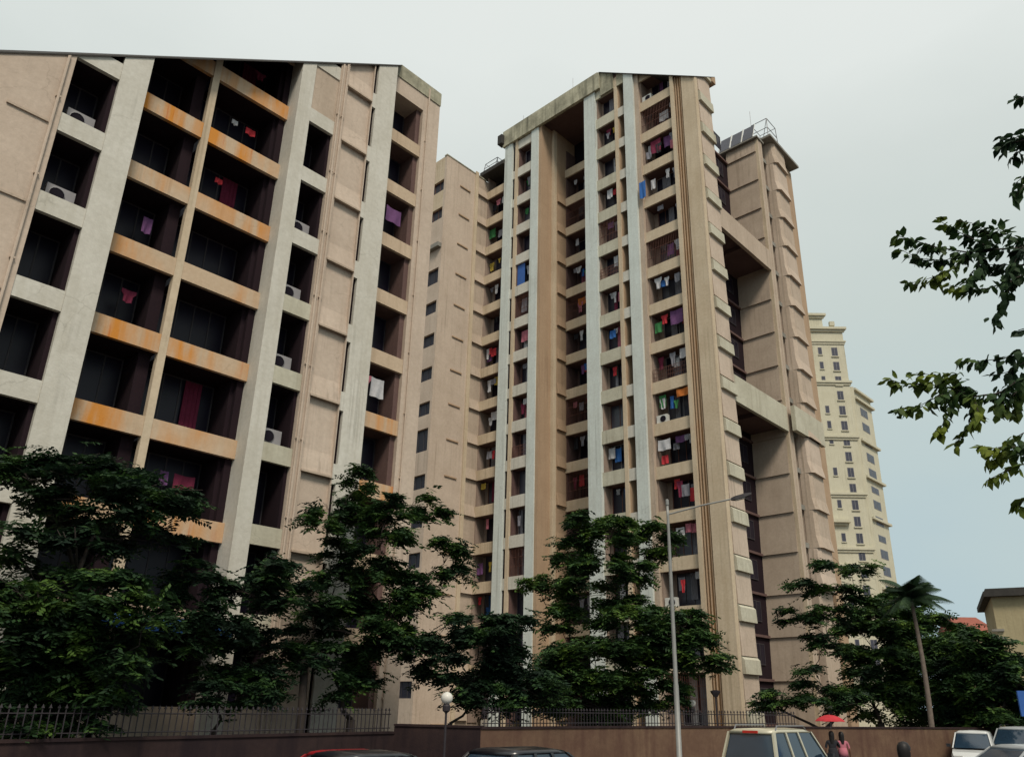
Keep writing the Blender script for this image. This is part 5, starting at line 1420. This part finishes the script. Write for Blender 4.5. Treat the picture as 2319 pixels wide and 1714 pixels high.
# ------------------------------------------------------------------ PEOPLE
def person(base, face, label, torso, legs, hairc='hair', arm_up=False, long_hair=False, h=1.68, helmet=False, sari=False):
    """one continuous body grown over a skeleton with the Skin modifier; clothes and hair are its children"""
    t = thing('person', base, label, 'person', rotz=face)
    s = h / 1.70
    J = {'pel': (0, 0, .93, .135), 'wai': (0, 0, 1.08, .12), 'che': (0, 0, 1.28, .14), 'nk0': (0, 0, 1.43, .065), 'nk': (.01, 0, 1.49, .05), 'hd': (.02, 0, 1.58, .085), 'hd2': (.02, 0, 1.65, .075)}
    E_ = [('pel', 'wai'), ('wai', 'che'), ('che', 'nk0'), ('nk0', 'nk'), ('nk', 'hd'), ('hd', 'hd2')]
    for sd_, g in ((-1, 'r'), (1, 'l')):
        J['hip' + g] = (0, sd_ * .10, .86, .095); J['kn' + g] = (.04 * sd_, sd_ * .11, .48, .06); J['an' + g] = (.02 * sd_, sd_ * .11, .09, .04); J['to' + g] = (.15, sd_ * .12, .035, .035)
        J['sh' + g] = (0, sd_ * .18, 1.38, .06)
        if arm_up and sd_ == -1:
            J['el' + g] = (.14, sd_ * .24, 1.17, .042); J['wr' + g] = (.26, sd_ * .14, 1.34, .028); J['ha' + g] = (.27, sd_ * .13, 1.40, .03)
        else:
            J['el' + g] = (-.02, sd_ * .25, 1.10, .042); J['wr' + g] = (.06, sd_ * .27, .86, .028); J['ha' + g] = (.08, sd_ * .27, .78, .028)
        E_ += [('pel', 'hip' + g), ('hip' + g, 'kn' + g), ('kn' + g, 'an' + g), ('an' + g, 'to' + g), ('che', 'sh' + g), ('sh' + g, 'el' + g), ('el' + g, 'wr' + g), ('wr' + g, 'ha' + g)]
        # five fingers rooted in the palm
        hx = J['ha' + g]
        for i in range(5):
            fx = (i - 1.5) * .016 if i < 4 else -.03
            zz_ = 1 if (arm_up and sd_ == -1) else -1
            nm = 'f%d%s' % (i, g)
            ln = (.055, .065, .06, .048, .04)[i]
            J[nm] = (hx[0] + fx + (.012 if i < 4 else -.012), hx[1], hx[2] + zz_ * ln, .0085)
            E_.append(('ha' + g, nm))
    names = list(J)
    V = [tuple(c * s for c in J[n_][:3]) for n_ in names]
    me = bpy.data.meshes.new('body'); me.from_pydata(V, [(names.index(a_), names.index(b_)) for a_, b_ in E_], [])
    o = bpy.data.objects.new('body_tmp', me); COL.objects.link(o)
    sk = o.modifiers.new('skin', 'SKIN')
    for i, n_ in enumerate(names):
        r = J[n_][3] * s
        me.skin_vertices[0].data[i].radius = (r, r)
        if n_ == 'pel': me.skin_vertices[0].data[i].use_root = True
    ss = o.modifiers.new('sub', 'SUBSURF'); ss.levels = 2; ss.render_levels = 2
    bpy.context.view_layer.update()
    ev = o.evaluated_get(bpy.context.evaluated_depsgraph_get())
    nm = bpy.data.meshes.new_from_object(ev)
    bpy.data.objects.remove(o)
    for mt in ('skin', torso, legs): nm.materials.append(MATS[mt])
    for p in nm.polygons:
        c = p.center / s; p.use_smooth = True
        rad = math.hypot(c.x, c.y)
        if c.z > 1.445 or (c.z < 0.07): p.material_index = 0
        elif c.z < 0.95 and abs(c.y) < .2: p.material_index = 2
        elif abs(c.y) > .215 and (c.z < 1.16 or (arm_up and c.x > .1)): p.material_index = 0
        else: p.material_index = 1
    link('body', nm, t, (0, 0, 0))
    # face features and hair
    m_ = MB(); m_.lathe([(0.01, -.03), (.016, -.01), (.008, .018)], 6, (.105 * s, 0, 1.585 * s)); m_.build('nose', 'skin', t)
    for sd_ in (-1, 1):
        m_ = MB(); m_.lathe([(.004, -.008), (.011, 0), (.004, .008)], 6, (.098 * s, sd_ * .032, 1.612 * s)); m_.build('eye', 'hair', t)
        m_ = MB(); m_.lathe([(.006, -.028), (.014, 0), (.006, .028)], 6, (.02 * s, sd_ * .088 * s, 1.60 * s)); m_.build('ear', 'skin', t)
    box('mouth', t, (.092 * s, .1 * s, -.022, .022, 1.545 * s, 1.553 * s), 'cloth_maroon')
    V = []; F = []
    seg = 14
    rows = [(0.0, 1.0), (0.35, .96), (0.75, .78), (1.15, .5), (1.5, .05)]
    base_z = 1.60
    pr = [(.098, 1.50 if not long_hair else 1.30), (.106, 1.56), (.108, 1.62), (.098, 1.68), (.07, 1.725), (.02, 1.745)]
    for r, z_ in pr:
        for i in range(seg):
            a_ = 2 * math.pi * i / seg
            front = max(0, math.cos(a_))
            zz_ = z_ + (max(0, 1.665 - z_) * (front ** .5) if front > 0.25 else 0)
            V.append(((.01 - .012 + r * math.cos(a_)) * s, r * .93 * math.sin(a_) * s, zz_ * s))
    for i in range(len(pr) - 1):
        for j in range(seg):
            k = (j + 1) % seg
            F.append((i * seg + j, i * seg + k, (i + 1) * seg + k, (i + 1) * seg + j))
    F.append(tuple((len(pr) - 1) * seg + j for j in range(seg)))
    mesh('hair', t, V, F, hairc, smooth=True)
    # a loose garment skirt/kurta hem
    if sari:
        m_ = MB(); m_.lathe([(.24, .1), (.22, .4), (.19, .8), (.155, 1.04), (.13, 1.10)], 16); m_.build('skirt', legs, t, smooth=True)
    else:
        m_ = MB(); m_.lathe([(.175, .82), (.165, .95), (.14, 1.10)], 14); m_.build('shirt_hem', torso, t, smooth=True)
    return t
pu = at(1880, 1640, 31.5)
hd0 = math.radians(20)
person((pu.x, pu.y, 0), hd0, 'person in dark clothes walking under the red umbrella behind the cream car', 'cloth_black', 'cloth_black', arm_up=True, h=1.62, long_hair=True, sari=True)
pw_ = at(1902, 1640, 31.8)
person((pw_.x, pw_.y, 0), hd0 + 0.3, 'person in a pale pink top beside the dark-clothed one under the umbrella', 'cloth_pink', 'cloth_white', h=1.60, long_hair=True)
ph_ = at(2046, 1690, 15.5)
person((ph_.x, ph_.y, 0), math.radians(-20), 'lone person with thick dark hair close to the camera, before the brown wall', 'cloth_black', 'frame_dark', h=1.80)
# umbrella, held over the two
uq = at(1878, 1618, 31.6)
ub = thing('umbrella', (uq.x, uq.y, 1.25), 'open red umbrella held above two people by the brown wall', 'umbrella')
hz = uq.z - 1.25
V = []; F = []
seg = 16; R_ = 0.52
prf = [(0.0, 0), (0.16, -.02), (0.32, -.075), (0.44, -.14), (0.52, -.215)]
for r, z_ in prf:
    for i in range(seg):
        a_ = 2 * math.pi * i / seg
        rr = r * (1.0 if i % 2 == 0 else 0.965)
        V.append((rr * math.cos(a_), rr * math.sin(a_), hz + z_ + (0 if i % 2 == 0 else 0.01)))
n0 = len(V)
V += [(x, y, z_ - 0.008) for x, y, z_ in V]
for i in range(len(prf) - 1):
    for j in range(seg):
        k = (j + 1) % seg
        F.append((i * seg + j, (i + 1) * seg + j, (i + 1) * seg + k, i * seg + k))
        F.append((n0 + i * seg + j, n0 + i * seg + k, n0 + (i + 1) * seg + k, n0 + (i + 1) * seg + j))
mesh('canopy', ub, V, F, 'cloth_red')
m_ = MB(); m_.tube([(0, 0, 0.05), (0, 0, hz + 0.05)], 0.008, 6); m_.build('shaft', 'steel', ub)
m_ = MB(); m_.tube([(0, 0, 0.05), (0, 0, -.04), (0.03, 0, -.07), (0.06, 0, -.05)], 0.012, 6); m_.build('handle', 'frame_dark', ub)
for i in range(8):
    a_ = 2 * math.pi * i / 8
    m_ = MB(); m_.tube([(0, 0, hz - .03), (0.3 * math.cos(a_), 0.3 * math.sin(a_), hz - .085), (0.515 * math.cos(a_), 0.515 * math.sin(a_), hz - .228)], 0.004, 4); m_.build('rib', 'steel', ub)
